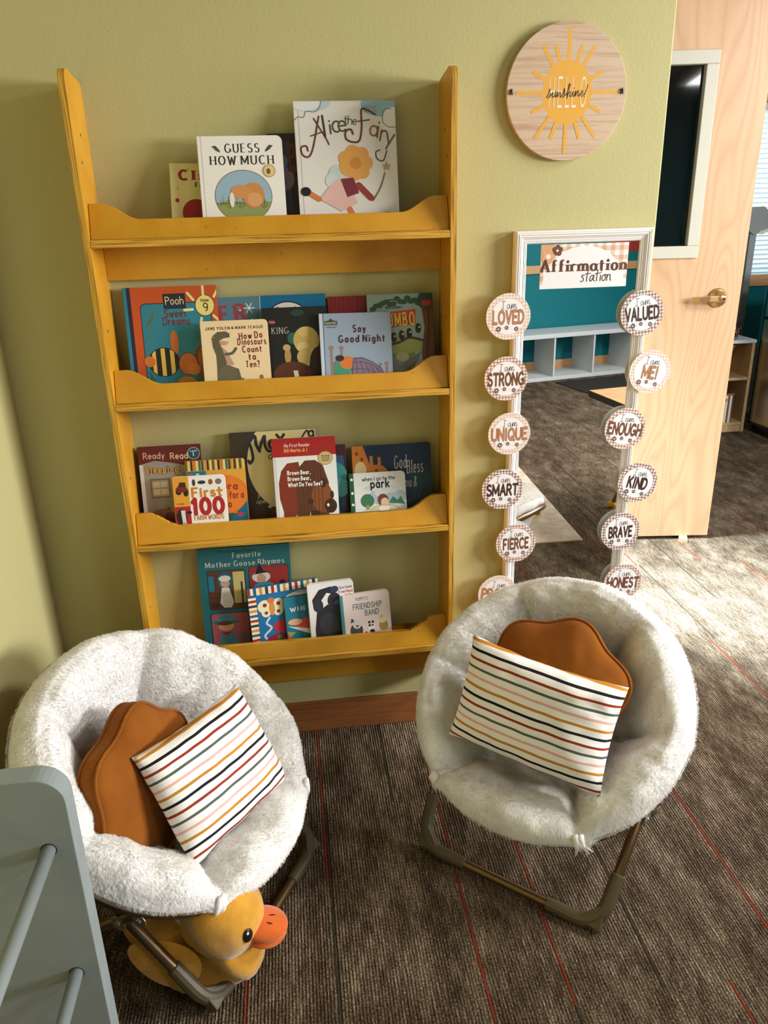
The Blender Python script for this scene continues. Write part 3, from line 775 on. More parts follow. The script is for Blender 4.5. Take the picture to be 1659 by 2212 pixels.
def art_guess(a):
    a.txt('GUESS', 0.52, 0.835, 0.085, (52, 44, 50), 'serif', 0.2, fw=0.40, align='c'); a.txt('HOW MUCH', 0.51, 0.715, 0.085, (52, 44, 50), 'serif', 0.2, fw=0.74, align='c')
    for s, x in ((1, 0.21), (-1, 0.84)):
        a.poly([(x - s * 0.05, 0.90), (x, 0.905), (x + s * 0.045, 0.86), (x + s * 0.05, 0.835), (x + s * 0.0, 0.855)], (70, 86, 60))
    a.ell(0.50, 0.395, 0.342, 0.266, (118, 106, 70), 44); a.ell(0.50, 0.395, 0.334, 0.259, (150, 178, 196), 44)
    a.poly([(0.18, 0.32), (0.3, 0.36), (0.5, 0.33), (0.7, 0.355), (0.825, 0.33)] + [(0.5 + 0.334 * math.cos(t), 0.395 + 0.259 * math.sin(t)) for t in [math.radians(d) for d in range(-14, -167, -8)]], (142, 152, 92))
    for i in range(26):
        x = 0.22 + i * 0.022; a.line([(x, 0.29 + 0.02 * math.sin(i)), (x + 0.012 * math.sin(i * 2.1), 0.36 + 0.045 * math.sin(i * 1.7))], 0.006, (96, 112, 62), False)
    a.ell(0.62, 0.40, 0.13, 0.13, (202, 136, 76)); a.ell(0.47, 0.44, 0.12, 0.07, (206, 142, 84)); a.ell(0.63, 0.36, 0.09, 0.07, (216, 158, 104)); a.ell(0.36, 0.36, 0.03, 0.075, (232, 222, 208))
    a.ell(0.825, 0.645, 0.075, 0.065, (196, 160, 96)); a.ell(0.825, 0.645, 0.062, 0.054, (224, 200, 144)); a.ell(0.815, 0.64, 0.026, 0.03, (120, 92, 50), 14)
    a.txt('I LOVE YOU', 0.53, 0.015, 0.105, (150, 66, 36), 'serif', 0.2, fw=0.78, align='c')
book('board_book', 'white board book with an oval field scene standing at left of the top shelf', 0.2668, 0.1945, 0.2229, TOP[0], -0.105, -0.050, 0.012, (238, 232, 224), art_guess, rs=(0, 0, 0.014, 0), roll=0.0)
def art_dark(a):
    a.rect(0, 0.2, 0.4, 0.92, (66, 62, 76)); a.ell(0.25, 0.55, 0.22, 0.12, (120, 108, 116)); a.ell(0.2, 0.72, 0.16, 0.09, (96, 110, 134)); a.rect(0, 0, 1, 0.24, (74, 36, 30)); a.rect(0.36, 0.62, 0.8, 0.9, (92, 50, 30))
    a.txt('E', 0.44, 0.79, 0.06, (40, 24, 20), 'serif', 0.3); a.txt('B', 0.44, 0.69, 0.06, (40, 24, 20), 'serif', 0.3)
book('picture_book', 'dark brown book mostly hidden between the two white books of the top shelf', 0.4270, 0.1246, 0.2260, TOP[0], -0.060, -0.020, 0.010, (58, 40, 40), art_dark)
def art_fairy(a):
    a.ell(0.16, 0.99, 0.2, 0.07, (188, 206, 214)); a.ell(0.12, 1.0, 0.15, 0.07, (228, 228, 226)); a.ell(0.86, 0.97, 0.2, 0.09, (150, 186, 204)); a.ell(0.97, 0.88, 0.09, 0.07, (232, 232, 230)); a.ell(0.93, 0.82, 0.07, 0.045, (230, 230, 228))
    for i in range(14): a.ell(0.70 + 0.018 * (i % 7), 0.955 - 0.03 * (i // 7) - 0.004 * (i % 3), 0.008, 0.012, (150, 160, 168), 8)
    OUT = [(0.02, 0.93), (0.1, 0.93), (0.14, 0.96)]
    a.line([(0.0, 0.86), (0.04, 0.885), (0.09, 0.88), (0.12, 0.925), (0.2, 0.92), (0.25, 0.95), (0.27, 1.0)], 0.006, (90, 100, 100))
    a.line([(1.0, 0.80), (0.93, 0.80), (0.88, 0.83), (0.87, 0.88), (0.90, 0.93), (0.96, 0.94)], 0.006, (90, 100, 100))
    br = (104, 60, 44); gr = (84, 80, 50)
    # lettering: hand drawn
    a.line([(0.24, 0.885), (0.17, 0.66), (0.12, 0.585), (0.06, 0.60), (0.05, 0.655), (0.10, 0.665), (0.115, 0.63)], 0.017, br); a.line([(0.19, 0.87), (0.30, 0.72), (0.325, 0.675)], 0.014, br); a.line([(0.15, 0.74), (0.27, 0.77)], 0.012, br)
    for tx, x, y, hh, c, rot in (('l', 0.285, 0.735, 0.155, (70, 50, 44), 6), ('i', 0.345, 0.755, 0.11, (70, 60, 44), 5), ('c', 0.375, 0.765, 0.13, (84, 80, 60), 5), ('e', 0.435, 0.77, 0.125, (84, 80, 60), 5),
                                 ('the', 0.49, 0.83, 0.062, (80, 76, 50), -6), ('a', 0.735, 0.74, 0.125, (150, 92, 82), -9), ('i', 0.80, 0.725, 0.13, (104, 86, 60), -12), ('r', 0.835, 0.70, 0.13, (120, 84, 70), -14), ('y', 0.885, 0.68, 0.13, (104, 90, 64), -16)):
        a.txt(tx, x, y, hh, c, 'sans', 0.1, rot=rot, tr=0.14)
    a.line([(0.80, 0.895), (0.72, 0.93), (0.665, 0.93), (0.66, 0.80), (0.63, 0.70), (0.56, 0.69), (0.50, 0.715), (0.50, 0.77), (0.55, 0.785), (0.57, 0.75)], 0.018, br); a.line([(0.63, 0.845), (0.74, 0.855)], 0.012, br)
    a.line([(0.9, 0.62), (0.86, 0.545), (0.8, 0.56), (0.79, 0.61), (0.83, 0.625)], 0.012, gr)
    # plain stand-in picture: a pink bloom, a grey wing-shaped leaf, a star wand
    a.ell(0.38, 0.44, 0.075, 0.075, (196, 208, 206)); a.ell(0.33, 0.40, 0.06, 0.055, (206, 216, 214))
    flower(a, 0.58, 0.53, 0.17, 0.8, (222, 160, 84), (206, 138, 62), 7)
    a.poly([(0.36, 0.40), (0.5, 0.43), (0.58, 0.22), (0.42, 0.16), (0.2, 0.26)], (224, 180, 172)); a.poly([(0.42, 0.41), (0.55, 0.42), (0.6, 0.30), (0.48, 0.27)], (122, 46, 58))
    a.line([(0.2, 0.26), (0.12, 0.30), (0.07, 0.33)], 0.05, (206, 120, 70)); a.line([(0.5, 0.18), (0.55, 0.10), (0.57, 0.06)], 0.05, (206, 120, 70)); a.ell(0.07, 0.32, 0.05, 0.035, (30, 26, 26)); a.ell(0.6, 0.04, 0.075, 0.03, (30, 26, 26))
    a.line([(0.74, 0.24), (0.82, 0.34), (0.87, 0.45)], 0.012, (132, 84, 72)); a.poly(star(0.89, 0.50, 0.05, 0.022, 5, 0.8), (176, 160, 110))
    a.line([(0.6, 0.36), (0.72, 0.26)], 0.06, (150, 60, 54))
    a.ell(0.88, 0.1, 0.09, 0.05, (132, 130, 84)); a.line([(0.66, 0.03), (0.76, 0.09), (0.86, 0.11), (0.97, 0.03)], 0.024, (120, 118, 74)); a.rect(0.0, 0, 0.42, 0.018, (60, 80, 60))
book('picture_book', 'tall white fairy tale hardback with curly lettering at right of the top shelf', 0.4936, 0.2382, 0.2943, TOP[0], -0.090, -0.030, 0.012, (226, 220, 214), art_fairy, roll=0.0, spine=(226, 224, 220))

def art_dreams(a):
    O = (196, 84, 38); T = (44, 128, 150)
    a.rect(0, 0, 0.035, 1, (30, 130, 160)); a.rect(0.035, 0, 0.075, 1, (34, 36, 60))
    a.poly(rrect(0.165, -0.1, 0.93, 0.855, (0, 0, 0.05, 0.05)), K_); a.poly(rrect(0.172, -0.1, 0.923, 0.848, (0, 0, 0.045, 0.045)), T)
    a.poly([(0.19, 0.62), (0.31, 0.80), (0.29, 0.70)], (86, 108, 66)); a.poly([(0.18, 0.47), (0.29, 0.67), (0.26, 0.58)], (96, 116, 72)); a.poly([(0.2, 0.25), (0.21, 0.02), (0.33, 0.0)], (70, 96, 60)); a.poly([(0.4, 0.18), (0.36, 0.0), (0.39, 0.0)], (80, 100, 70))
    a.poly([(0.7, 0.5), (0.93, 0.62), (0.93, 0.55), (0.8, 0.53)], (70, 96, 60)); a.ell(0.83, 0.30, 0.14, 0.17, (132, 62, 36)); a.ell(0.84, 0.34, 0.1, 0.12, (172, 92, 44))
    a.poly(rrect(0.42, 0.80, 0.66, 0.935, (0.01,) * 4), K_); a.poly(rrect(0.43, 0.808, 0.65, 0.927, (0.008,) * 4), (34, 42, 62))
    a.txt('Pooh', 0.54, 0.84, 0.066, (232, 214, 150), 'sans', 0.12, fw=0.19, align='c')
    a.txt('Sweet', 0.425, 0.725, 0.066, (116, 34, 44), 'sans', 0.17, fw=0.23); a.txt('Dreams', 0.40, 0.655, 0.066, (116, 34, 44), 'sans', 0.17, fw=0.285)
    a.ell(0.865, 0.82, 0.105, 0.097, K_, 36); a.ell(0.865, 0.82, 0.10, 0.092, (238, 216, 130), 36)
    for x, y, dx, dy in ((0.855, 0.96, 0.0, 0.045), (0.715, 0.905, -0.03, 0.032), (0.99, 0.925, 0.02, 0.03), (0.685, 0.785, -0.045, -0.002), (0.985, 0.695, 0.035, -0.03), (0.81, 0.66, -0.008, -0.045)):
        a.line([(x - dx, y - dy), (x, y), (x + dx, y + dy)], 0.028, (238, 222, 150))
    a.txt('Volume', 0.865, 0.855, 0.026, K_, 'sans', 0.2, fw=0.09, align='c'); a.txt('9', 0.85, 0.77, 0.07, K_, 'sans', 0.13)
    # plain stand-in picture: a striped oval and orange discs
    a.ell(0.50, 0.49, 0.045, 0.115, (200, 112, 50))
    a.ell(0.37, 0.315, 0.17, 0.135, K_, 40)
    for x0, x1 in ((0.245, 0.285), (0.34, 0.385), (0.44, 0.485)):
        P = [(x, 0.315 + s * 0.128 * math.sqrt(max(0, 1 - ((x - 0.37) / 0.165) ** 2))) for s, xs in ((1, (x0, (x0 + x1) / 2, x1)), (-1, (x1, (x0 + x1) / 2, x0))) for x in xs]
        a.poly(P, (232, 190, 84))
    a.ell(0.215, 0.325, 0.06, 0.05, (206, 116, 52)); a.ell(0.63, 0.29, 0.105, 0.105, K_, 36); a.ell(0.63, 0.29, 0.1, 0.10, (210, 112, 44), 36); a.ell(0.69, 0.24, 0.07, 0.055, (222, 130, 58)); a.ell(0.60, 0.09, 0.12, 0.085, (206, 128, 52))
book('storybook', 'large orange bordered storybook with a round sun badge at left of second shelf', 0.0467, 0.2266, 0.2673, TOP[1], -0.070, -0.025, 0.011, (196, 84, 38), art_dreams, spine=(30, 130, 160), hinge=False)
def art_er(a):
    a.txt('ER', 0.42, 0.74, 0.16, (150, 62, 70), 'slab', 0.28, rot=5)
    for x, y, r in ((0.83, 0.88, 0.075), (0.9, 0.66, 0.05)):
        for k in range(3): a.line([(x - r * math.cos(k * PI / 3), y - 0.75 * r * math.sin(k * PI / 3)), (x + r * math.cos(k * PI / 3), y + 0.75 * r * math.sin(k * PI / 3))], 0.014, (220, 228, 230), False)
    for x, y in ((0.7, 0.86), (0.6, 0.68), (0.86, 0.76), (0.75, 0.63)): a.ell(x, y, 0.014, 0.011, (206, 220, 226), 10)
    a.rect(0.985, 0, 1, 1, (150, 186, 200))
book('picture_book', 'steel blue book with red capitals and snowflakes peeking out on the second shelf', 0.2061, 0.1743, 0.2346, TOP[1], -0.055, -0.018, 0.006, (84, 124, 142), art_er, hinge=False)
def art_gert(a):
    a.ell(0.40, 0.66, 0.385, 0.275, K_, 44); a.ell(0.40, 0.66, 0.37, 0.262, (232, 222, 212), 44); a.txt("Gertie's", 0.40, 0.79, 0.085, (150, 46, 44), 'serif', 0.2, fw=0.34, align='c')
book('picture_book', 'bright blue book with a cream dome shape, standing behind the black book', 0.3817, 0.1633, 0.2355, TOP[1], -0.055, -0.018, 0.008, (6, 104, 150), art_gert, hinge=False)
def art_king(a):
    a.ell(0.15, 0.83, 0.055, 0.03, (120, 36, 34), 24); a.txt('Disney', 0.15, 0.822, 0.022, (220, 200, 190), 'sans', 0.14, fw=0.085, align='c')
    a.txt('KING', 0.14, 0.69, 0.075, (186, 176, 152), 'serif', 0.14, fw=0.25); a.ell(0.55, 0.93, 0.1, 0.04, (30, 66, 56)); a.ell(0.46, 0.63, 0.09, 0.07, (40, 98, 76))
    a.ell(0.66, 0.60, 0.20, 0.165, (196, 166, 92), 36); a.ell(0.62, 0.70, 0.07, 0.06, (206, 180, 110)); a.ell(0.60, 0.52, 0.10, 0.06, (214, 190, 124)); a.ell(0.66, 0.40, 0.16, 0.11, (200, 172, 100))
    a.ell(0.36, 0.42, 0.05, 0.10, (176, 140, 84)); a.ell(0.35, 0.52, 0.06, 0.04, (190, 160, 106)); a.ell(0.42, 0.20, 0.30, 0.15, (92, 48, 28), 36); a.ell(0.85, 0.3, 0.16, 0.22, (58, 30, 24)); a.poly([(0.43, 0.24), (0.5, 0.24), (0.54, 0.02), (0.47, 0.02)], (226, 218, 198))
book('picture_book', 'black covered book with golden and brown shapes in the middle of the second shelf', 0.3814, 0.1641, 0.2078, TOP[1], -0.080, -0.040, 0.008, (26, 26, 24), art_king, hinge=False)
def art_redb(a):
    for i in range(9): a.rect(0.06 + i * 0.1, 0.2, 0.075 + i * 0.1, 1, (116, 24, 28))
    a.rect(0.86, 0, 1, 1, (110, 52, 40)); a.ell(0.4, 0.72, 0.16, 0.09, (40, 24, 24)); a.ell(0.75, 0.72, 0.1, 0.1, (90, 50, 30))
book('picture_book', 'dark red book mostly hidden behind the blue-grey bedtime book', 0.5515, 0.1104, 0.2260, TOP[1], -0.050, -0.015, 0.008, (136, 30, 34), art_redb, hinge=False)
def art_circus(a):
    a.rect(0.0, 0.0, 0.7, 0.42, (118, 130, 66)); a.ell(0.45, 0.44, 0.45, 0.1, (150, 160, 90))
    a.line([(0.02, 0.8), (0.16, 0.90), (0.4, 0.94), (0.7, 0.9), (0.85, 0.93)], 0.02, (96, 52, 34))
    rr = random.Random(3)
    for i in range(16):
        t = i / 15; x = 0.08 + t * 0.8; y = 0.86 + 0.07 * math.sin(t * 3) + rr.uniform(-.03, .03); a.ell(x, y, 0.05, 0.028, (54, 84, 62), 12)
    a.poly([(0.84, 0), (0.80, 0.35), (0.86, 0.62), (0.80, 1), (1, 1), (1, 0)], (104, 62, 32)); a.poly([(0.88, 0), (0.86, 0.4), (0.92, 0.7), (0.9, 1), (0.93, 1), (0.94, 0.6), (0.91, 0.3), (0.93, 0)], (74, 42, 24)); a.ell(0.9, 0.92, 0.14, 0.1, (48, 66, 46))
    a.txt("Walt Disney's", 0.40, 0.845, 0.032, K_, 'sans', 0.18, fw=0.25, align='c')
    a.poly([(0.17, 0.62), (0.72, 0.67), (0.73, 0.83), (0.18, 0.80)], (196, 60, 36)); a.txt('DUMBO', 0.455, 0.655, 0.135, (232, 180, 60), 'slab', 0.26, fw=0.5, align='c', rot=1.5, outline=(120, 36, 24), ow=0.12)
    a.line([(0.2, 0.44), (0.45, 0.47), (0.62, 0.52), (0.84, 0.48)], 0.04, (92, 54, 34)); a.rect(0.83, 0.86, 0.97, 0.92, (176, 44, 40))
    for x, y in ((0.38, 0.53), (0.5, 0.55), (0.62, 0.57), (0.76, 0.62)): a.ell(x, y, 0.045, 0.055, (34, 32, 34)); a.ell(x + 0.02, y + 0.01, 0.02, 0.012, (226, 170, 60), 10)
    a.ell(0.42, 0.22, 0.17, 0.11, (132, 130, 124)); a.poly([(0.45, 0.2), (0.55, 0.26), (0.79, 0.36), (0.74, 0.26), (0.58, 0.16)], (112, 106, 100)); a.ell(0.5, 0.31, 0.1, 0.05, (176, 170, 130)); a.line([(0.32, 0.14), (0.4, 0.1), (0.46, 0.13)], 0.025, (206, 196, 180))
book('picture_book', 'pale green book with a leafy branch and brown trunk at right of second shelf', 0.6513, 0.1697, 0.2308, TOP[1], -0.080, -0.030, 0.009, (146, 170, 164), art_circus, hinge=False, rs=(0, 0, 0.006, 0))
def art_dino(a):
    a.txt('JANE YOLEN & MARK TEAGUE', 0.50, 0.885, 0.034, (96, 34, 34), 'slab', 0.26, fw=0.86, align='c')
    for s, x, y, rot, fw in (('How Do', 0.735, 0.785, 9, 0.34), ('Dinosaurs', 0.745, 0.675, 0, 0.42), ('Count', 0.74, 0.575, 0, 0.28), ('to', 0.735, 0.475, 0, 0.10), ('Ten?', 0.735, 0.375, 0, 0.2)):
        a.txt(s, x, y - (0.03 if rot else 0), 0.08, (120, 32, 36), 'slab', 0.24, fw=fw, align='c', rot=rot * 0.3)
    G = (94, 88, 66); D = (66, 60, 48)
    # a plain generic reptile silhouette
    a.poly([(0.16, 0.80), (0.24, 0.855), (0.36, 0.86), (0.42, 0.83), (0.42, 0.78), (0.33, 0.77), (0.26, 0.74)], G); a.poly([(0.26, 0.745), (0.41, 0.72), (0.36, 0.68), (0.28, 0.67)], (196, 150, 122))
    a.poly([(0.15, 0.79), (0.25, 0.76), (0.28, 0.66), (0.36, 0.52), (0.33, 0.36), (0.2, 0.36), (0.2, 0.55), (0.16, 0.66)], G); a.poly([(0.29, 0.66), (0.36, 0.6), (0.46, 0.42), (0.36, 0.4)], (190, 146, 124))
    a.poly([(0.2, 0.38), (0.35, 0.42), (0.52, 0.36), (0.56, 0.2), (0.5, 0.16), (0.48, 0.02), (0.12, 0.0), (0.19, 0.16)], G); a.ell(0.36, 0.28, 0.15, 0.13, (104, 98, 74)); a.line([(0.34, 0.56), (0.44, 0.57), (0.5, 0.63)], 0.04, G); a.poly([(0.5, 0.2), (0.56, 0.05), (0.76, 0.03), (0.76, 0.07), (0.66, 0.1), (0.58, 0.24)], G)
    a.poly([(0.24, 0.13), (0.42, 0.16), (0.4, 0.0), (0.2, 0.0)], (178, 134, 112)); a.ell(0.4, 0.1, 0.06, 0.1, D)
    a.ell(0.855, 0.235, 0.03, 0.035, (160, 104, 60)); a.poly([(0.80, 0.1), (0.83, 0.19), (0.88, 0.19), (0.89, 0.1)], (230, 230, 232)); a.poly([(0.79, 0.0), (0.81, 0.11), (0.88, 0.11), (0.89, 0.0)], (40, 38, 46))
book('board_book', 'tan board book with a green reptile standing at the front of second shelf', 0.2306, 0.1648, 0.1860, TOP[1], -0.113, -0.070, 0.013, (234, 208, 164), art_dino, rs=(0.006, 0.006, 0.01, 0.006), hinge=False)
def art_night(a):
    a.rect(0.0, 0, 0.045, 1, (196, 206, 214)); a.rect(0.045, 0, 0.06, 1, (96, 110, 128))
    a.poly([(0.07, 0.85), (0.25, 0.85), (0.25, 0.90), (0.19, 0.91), (0.16, 0.935), (0.13, 0.91), (0.07, 0.90)], (60, 66, 46)); a.txt('SESAME STREET', 0.16, 0.865, 0.022, (214, 200, 150), 'sans', 0.2, fw=0.15, align='c'); a.txt('Toddler Books', 0.16, 0.815, 0.018, (60, 70, 90), 'sans', 0.16, fw=0.15, align='c')
    a.txt('Say', 0.55, 0.755, 0.085, (70, 30, 40), 'slab', 0.27, fw=0.17, align='c', skew=0.06); a.txt('Good Night', 0.58, 0.625, 0.085, (70, 30, 40), 'slab', 0.27, fw=0.64, align='c', skew=0.04)
    P = (152, 122, 114)
    a.rect(0.20, 0.13, 0.86, 0.2, (146, 150, 158)); a.rect(0.13, 0.0, 0.165, 0.53, P); a.ell(0.148, 0.555, 0.036, 0.034, P); a.ell(0.29, 0.55, 0.032, 0.03, P); a.rect(0.275, 0.4, 0.305, 0.52, P); a.rect(0.9, 0.0, 0.935, 0.30, P); a.ell(0.918, 0.33, 0.028, 0.028, P); a.ell(0.83, 0.32, 0.024, 0.024, P)
    a.poly([(0.165, 0.36), (0.27, 0.44), (0.4, 0.43), (0.4, 0.2), (0.165, 0.2)], (132, 108, 104)); a.ell(0.29, 0.29, 0.13, 0.09, (66, 146, 116)); a.rect(0.165, 0.0, 0.45, 0.15, (120, 176, 110))
    a.ell(0.36, 0.36, 0.10, 0.085, (216, 120, 56)); a.ell(0.26, 0.42, 0.06, 0.04, (52, 40, 44))
    Q = (130, 112, 132); a.poly([(0.40, 0.0), (0.42, 0.25), (0.45, 0.42), (0.58, 0.42), (0.72, 0.36), (0.84, 0.28), (0.9, 0.16), (0.9, 0.0)], (60, 46, 60)); a.poly([(0.41, 0.0), (0.43, 0.25), (0.455, 0.41), (0.58, 0.41), (0.72, 0.35), (0.835, 0.27), (0.89, 0.16), (0.89, 0.0)], Q)
    for i in range(5): a.line([(0.48 + i * 0.085, 0.0), (0.5 + i * 0.08, 0.2), (0.48 + i * 0.07, 0.41 - 0.035 * i)], 0.008, (84, 66, 88))
    for j in range(4): a.line([(0.42, 0.09 + j * 0.09), (0.6, 0.1 + j * 0.085), (0.75, 0.07 + j * 0.075), (0.89, 0.04 + j * 0.045)], 0.008, (84, 66, 88))
book('picture_book', 'blue-grey bedtime book with a quilted bed, front of second shelf at right', 0.5229, 0.1823, 0.1944, TOP[1], -0.110, -0.055, 0.010, (150, 166, 184), art_night, roll=0.012, hinge=False)

def art_ready(a):
    a.rect(0, 0, 1, 0.855, (148, 142, 134)); a.poly([(0, 1), (1, 1), (1, 0.80), (0.7, 0.78), (0.5, 0.81), (0.25, 0.84), (0, 0.80)], (96, 26, 30))
    a.rect(0, 0, 0.06, 0.8, (206, 204, 200)); a.txt('Ready', 0.08, 0.865, 0.065, (214, 176, 152), 'sans', 0.15, fw=0.33); a.txt('Reader', 0.51, 0.85, 0.065, (222, 196, 140), 'sans', 0.16, fw=0.40)
    a.ell(0.885, 0.90, 0.098, 0.068, (190, 200, 196), 32); a.ell(0.885, 0.90, 0.09, 0.062, (30, 74, 96), 32); a.txt('Level', 0.885, 0.918, 0.018, (222, 226, 220), 'sans', 0.2, fw=0.1, align='c'); a.txt('1', 0.87, 0.868, 0.04, (222, 226, 220), 'slab', 0.24)
    a.txt('Sleeping Beauty', 0.1, 0.70, 0.072, (206, 160, 70), 'slab', 0.24, fw=0.98, outline=(60, 40, 30), ow=0.14)
    a.rect(0.15, 0.42, 0.46, 0.64, (112, 104, 92)); a.rect(0.17, 0.44, 0.44, 0.62, (172, 164, 146))
    for x0, x1 in ((0.19, 0.295), (0.315, 0.42)):
        for y0, y1 in ((0.46, 0.52), (0.54, 0.60)): a.rect(x0, y0, x1, y1, (214, 204, 172))
    a.poly([(0.0, 0.2), (0.2, 0.25), (0.5, 0.34), (1, 0.3), (1, 0), (0, 0)], (110, 70, 46)); a.ell(0.3, 0.2, 0.2, 0.1, (146, 96, 64)); a.ell(0.62, 0.13, 0.26, 0.14, (84, 88, 56)); a.ell(0.55, 0.3, 0.12, 0.06, (168, 140, 80)); a.ell(0.42, 0.2, 0.09, 0.05, (120, 50, 46))
book('picture_book', 'grey book with a maroon top band at the left end of third shelf', 0.0279, 0.1632, 0.2400, TOP[2], -0.075, -0.030, 0.006, (96, 26, 30), art_ready, hinge=False, spine=(60, 24, 26))
def art_dora(a):
    a.rect(0, 0, 1, 0.86, (222, 164, 60)); 
    cs = [(66, 92, 56), (230, 200, 110), (40, 30, 60), (206, 120, 44), (236, 214, 140), (30, 110, 120), (50, 70, 50), (224, 150, 60), (60, 34, 70), (232, 210, 120)]
    for i in range(22): a.rect(i / 22, 0.865, (i + 0.7) / 22, 1, cs[i % 10])
    a.rect(0.0, 0.70, 0.34, 0.86, (30, 122, 136)); a.rect(0.02, 0.78, 0.12, 0.83, (206, 84, 40)); a.txt('JR', 0.15, 0.785, 0.04, W_, 'sans', 0.24)
    a.ell(0.62, 0.52, 0.40, 0.27, (176, 96, 30), 40); a.ell(0.62, 0.525, 0.39, 0.265, (226, 122, 36), 40)
    a.txt('Dora', 0.48, 0.60, 0.085, (146, 52, 30), 'sans', 0.26, fw=0.36, rot=-2); a.txt('Time for a', 0.42, 0.47, 0.085, (146, 52, 30), 'sans', 0.26, fw=0.52); a.txt('Hello', 0.42, 0.35, 0.085, (146, 52, 30), 'sans', 0.26, fw=0.3)
    a.poly([(0, 0), (0, 0.3), (0.5, 0.27), (0.8, 0.26), (1, 0.4), (1, 0)], (44, 86, 56)); a.poly([(0.62, 0), (0.74, 0.22), (1, 0.42), (1, 0.26), (0.86, 0.12), (0.84, 0)], (24, 96, 130)); a.ell(0.86, 0.24, 0.06, 0.03, (176, 60, 60)); a.ell(0.62, 0.1, 0.05, 0.03, (206, 130, 90)); a.ell(0.62, 0.04, 0.07, 0.03, (226, 226, 200))
book('board_book', 'orange and green board book with a striped top edge, behind the farm words book', 0.1485, 0.1564, 0.1988, TOP[2], -0.090, -0.050, 0.010, (222, 164, 60), art_dora, rs=(0, 0, 0.008, 0), hinge=False)
def art_first(a):
    a.rect(0, 0.52, 0.30, 1, (226, 158, 48)); a.rect(0, 0.12, 0.30, 0.52, (170, 32, 36)); a.rect(0, 0, 0.30, 0.12, (24, 84, 140))
    a.ell(0.1, 0.76, 0.055, 0.05, K_); a.ell(0.235, 0.75, 0.05, 0.07, K_); a.poly([(0.04, 0.80), (0.14, 0.9), (0.24, 0.9), (0.26, 0.77), (0.1, 0.74)], (120, 34, 26)); a.rect(0.12, 0.84, 0.24, 0.91, (40, 40, 42)); a.txt('tractor', 0.05, 0.555, 0.024, (60, 30, 20), 'sans', 0.2)
    a.ell(0.12, 0.35, 0.1, 0.13, K_); a.poly([(0.11, 0.46), (0.19, 0.46), (0.2, 0.24), (0.13, 0.24)], (222, 214, 210)); a.ell(0.165, 0.24, 0.045, 0.03, (196, 176, 170)); a.ell(0.27, 0.42, 0.05, 0.025, K_)
    for x, c, rx, ry in ((0.4, (62, 54, 50), 0.03, 0.055), (0.55, (52, 50, 50), 0.075, 0.03), (0.72, (150, 88, 40), 0.042, 0.045), (0.87, (120, 112, 104), 0.06, 0.045)): a.ell(x, 0.895, rx, ry, c)
    a.txt('First', 0.36, 0.665, 0.14, (206, 130, 40), 'sans', 0.24, fw=0.55); a.txt('100', 0.35, 0.39, 0.235, (176, 32, 34), 'sans', 0.30, fw=0.57, tr=0.36); a.txt('FARM WORDS', 0.36, 0.29, 0.07, (196, 128, 60), 'sans', 0.2, fw=0.56)
    a.ell(0.43, 0.11, 0.055, 0.085, (56, 52, 52)); a.ell(0.43, 0.10, 0.025, 0.05, (206, 196, 180)); a.ell(0.63, 0.14, 0.1, 0.06, (36, 34, 36)); a.ell(0.72, 0.08, 0.09, 0.025, (30, 28, 30)); a.ell(0.9, 0.13, 0.055, 0.08, (136, 88, 44))
book('board_book', 'small white board book about farm words at the front left of third shelf', 0.1152, 0.1367, 0.1656, TOP[2], -0.113, -0.080, 0.013, (240, 236, 230), art_first, rs=(0, 0.004, 0.012, 0.006), hinge=False, spine=(226, 158, 48))
def art_max(a):
    a.ell(0.74, 0.66, 0.56, 0.54, (224, 206, 144), 48)
    MK = (48, 46, 52)
    a.line([(0.195, 0.905), (0.225, 0.875), (0.245, 0.80), (0.25, 0.72), (0.215, 0.675), (0.20, 0.70)], 0.034, MK); a.line([(0.225, 0.90), (0.29, 0.955), (0.30, 0.87), (0.335, 0.795)], 0.036, MK); a.line([(0.33, 0.80), (0.37, 0.90), (0.405, 0.95), (0.40, 0.86), (0.43, 0.80), (0.46, 0.79)], 0.034, MK)
    a.txt('a', 0.45, 0.815, 0.15, MK, 'sans', 0.2); a.txt('x', 0.545, 0.855, 0.17, MK, 'sans', 0.17); a.txt('an', 0.43, 0.71, 0.075, MK, 'sans', 0.12, skew=0.2); a.line([(0.84, 0.92), (0.9, 0.985), (0.92, 0.93)], 0.02, MK); a.txt('a', 0.92, 0.92, 0.1, MK, 'sans', 0.2)
    a.ell(0.66, 0.47, 0.15, 0.15, (86, 58, 40), 36); a.ell(0.58, 0.44, 0.025, 0.035, (104, 72, 50)); a.poly([(0.38, 0.2), (0.5, 0.34), (0.66, 0.35), (0.9, 0.3), (0.88, 0.14), (0.56, 0.12)], (206, 200, 178)); a.ell(0.62, 0.08, 0.2, 0.07, (74, 50, 36)); a.poly([(0.42, 0.2), (0.5, 0.2), (0.5, 0.04), (0.42, 0.04)], (86, 58, 40))
    a.rect(0.2, 0, 1, 0.04, (92, 72, 44)); a.txt('yed', 0.27, 0.31, 0.05, (206, 200, 180), 'sans', 0.1, skew=0.2); a.txt('oper', 0.25, 0.245, 0.045, (206, 200, 180), 'sans', 0.1, skew=0.2)
book('picture_book', 'dark brown book with a big pale moon circle standing behind the red banded book', 0.2691, 0.2306, 0.2602, TOP[2], -0.060, -0.020, 0.007, (62, 48, 36), art_max, hinge=False)
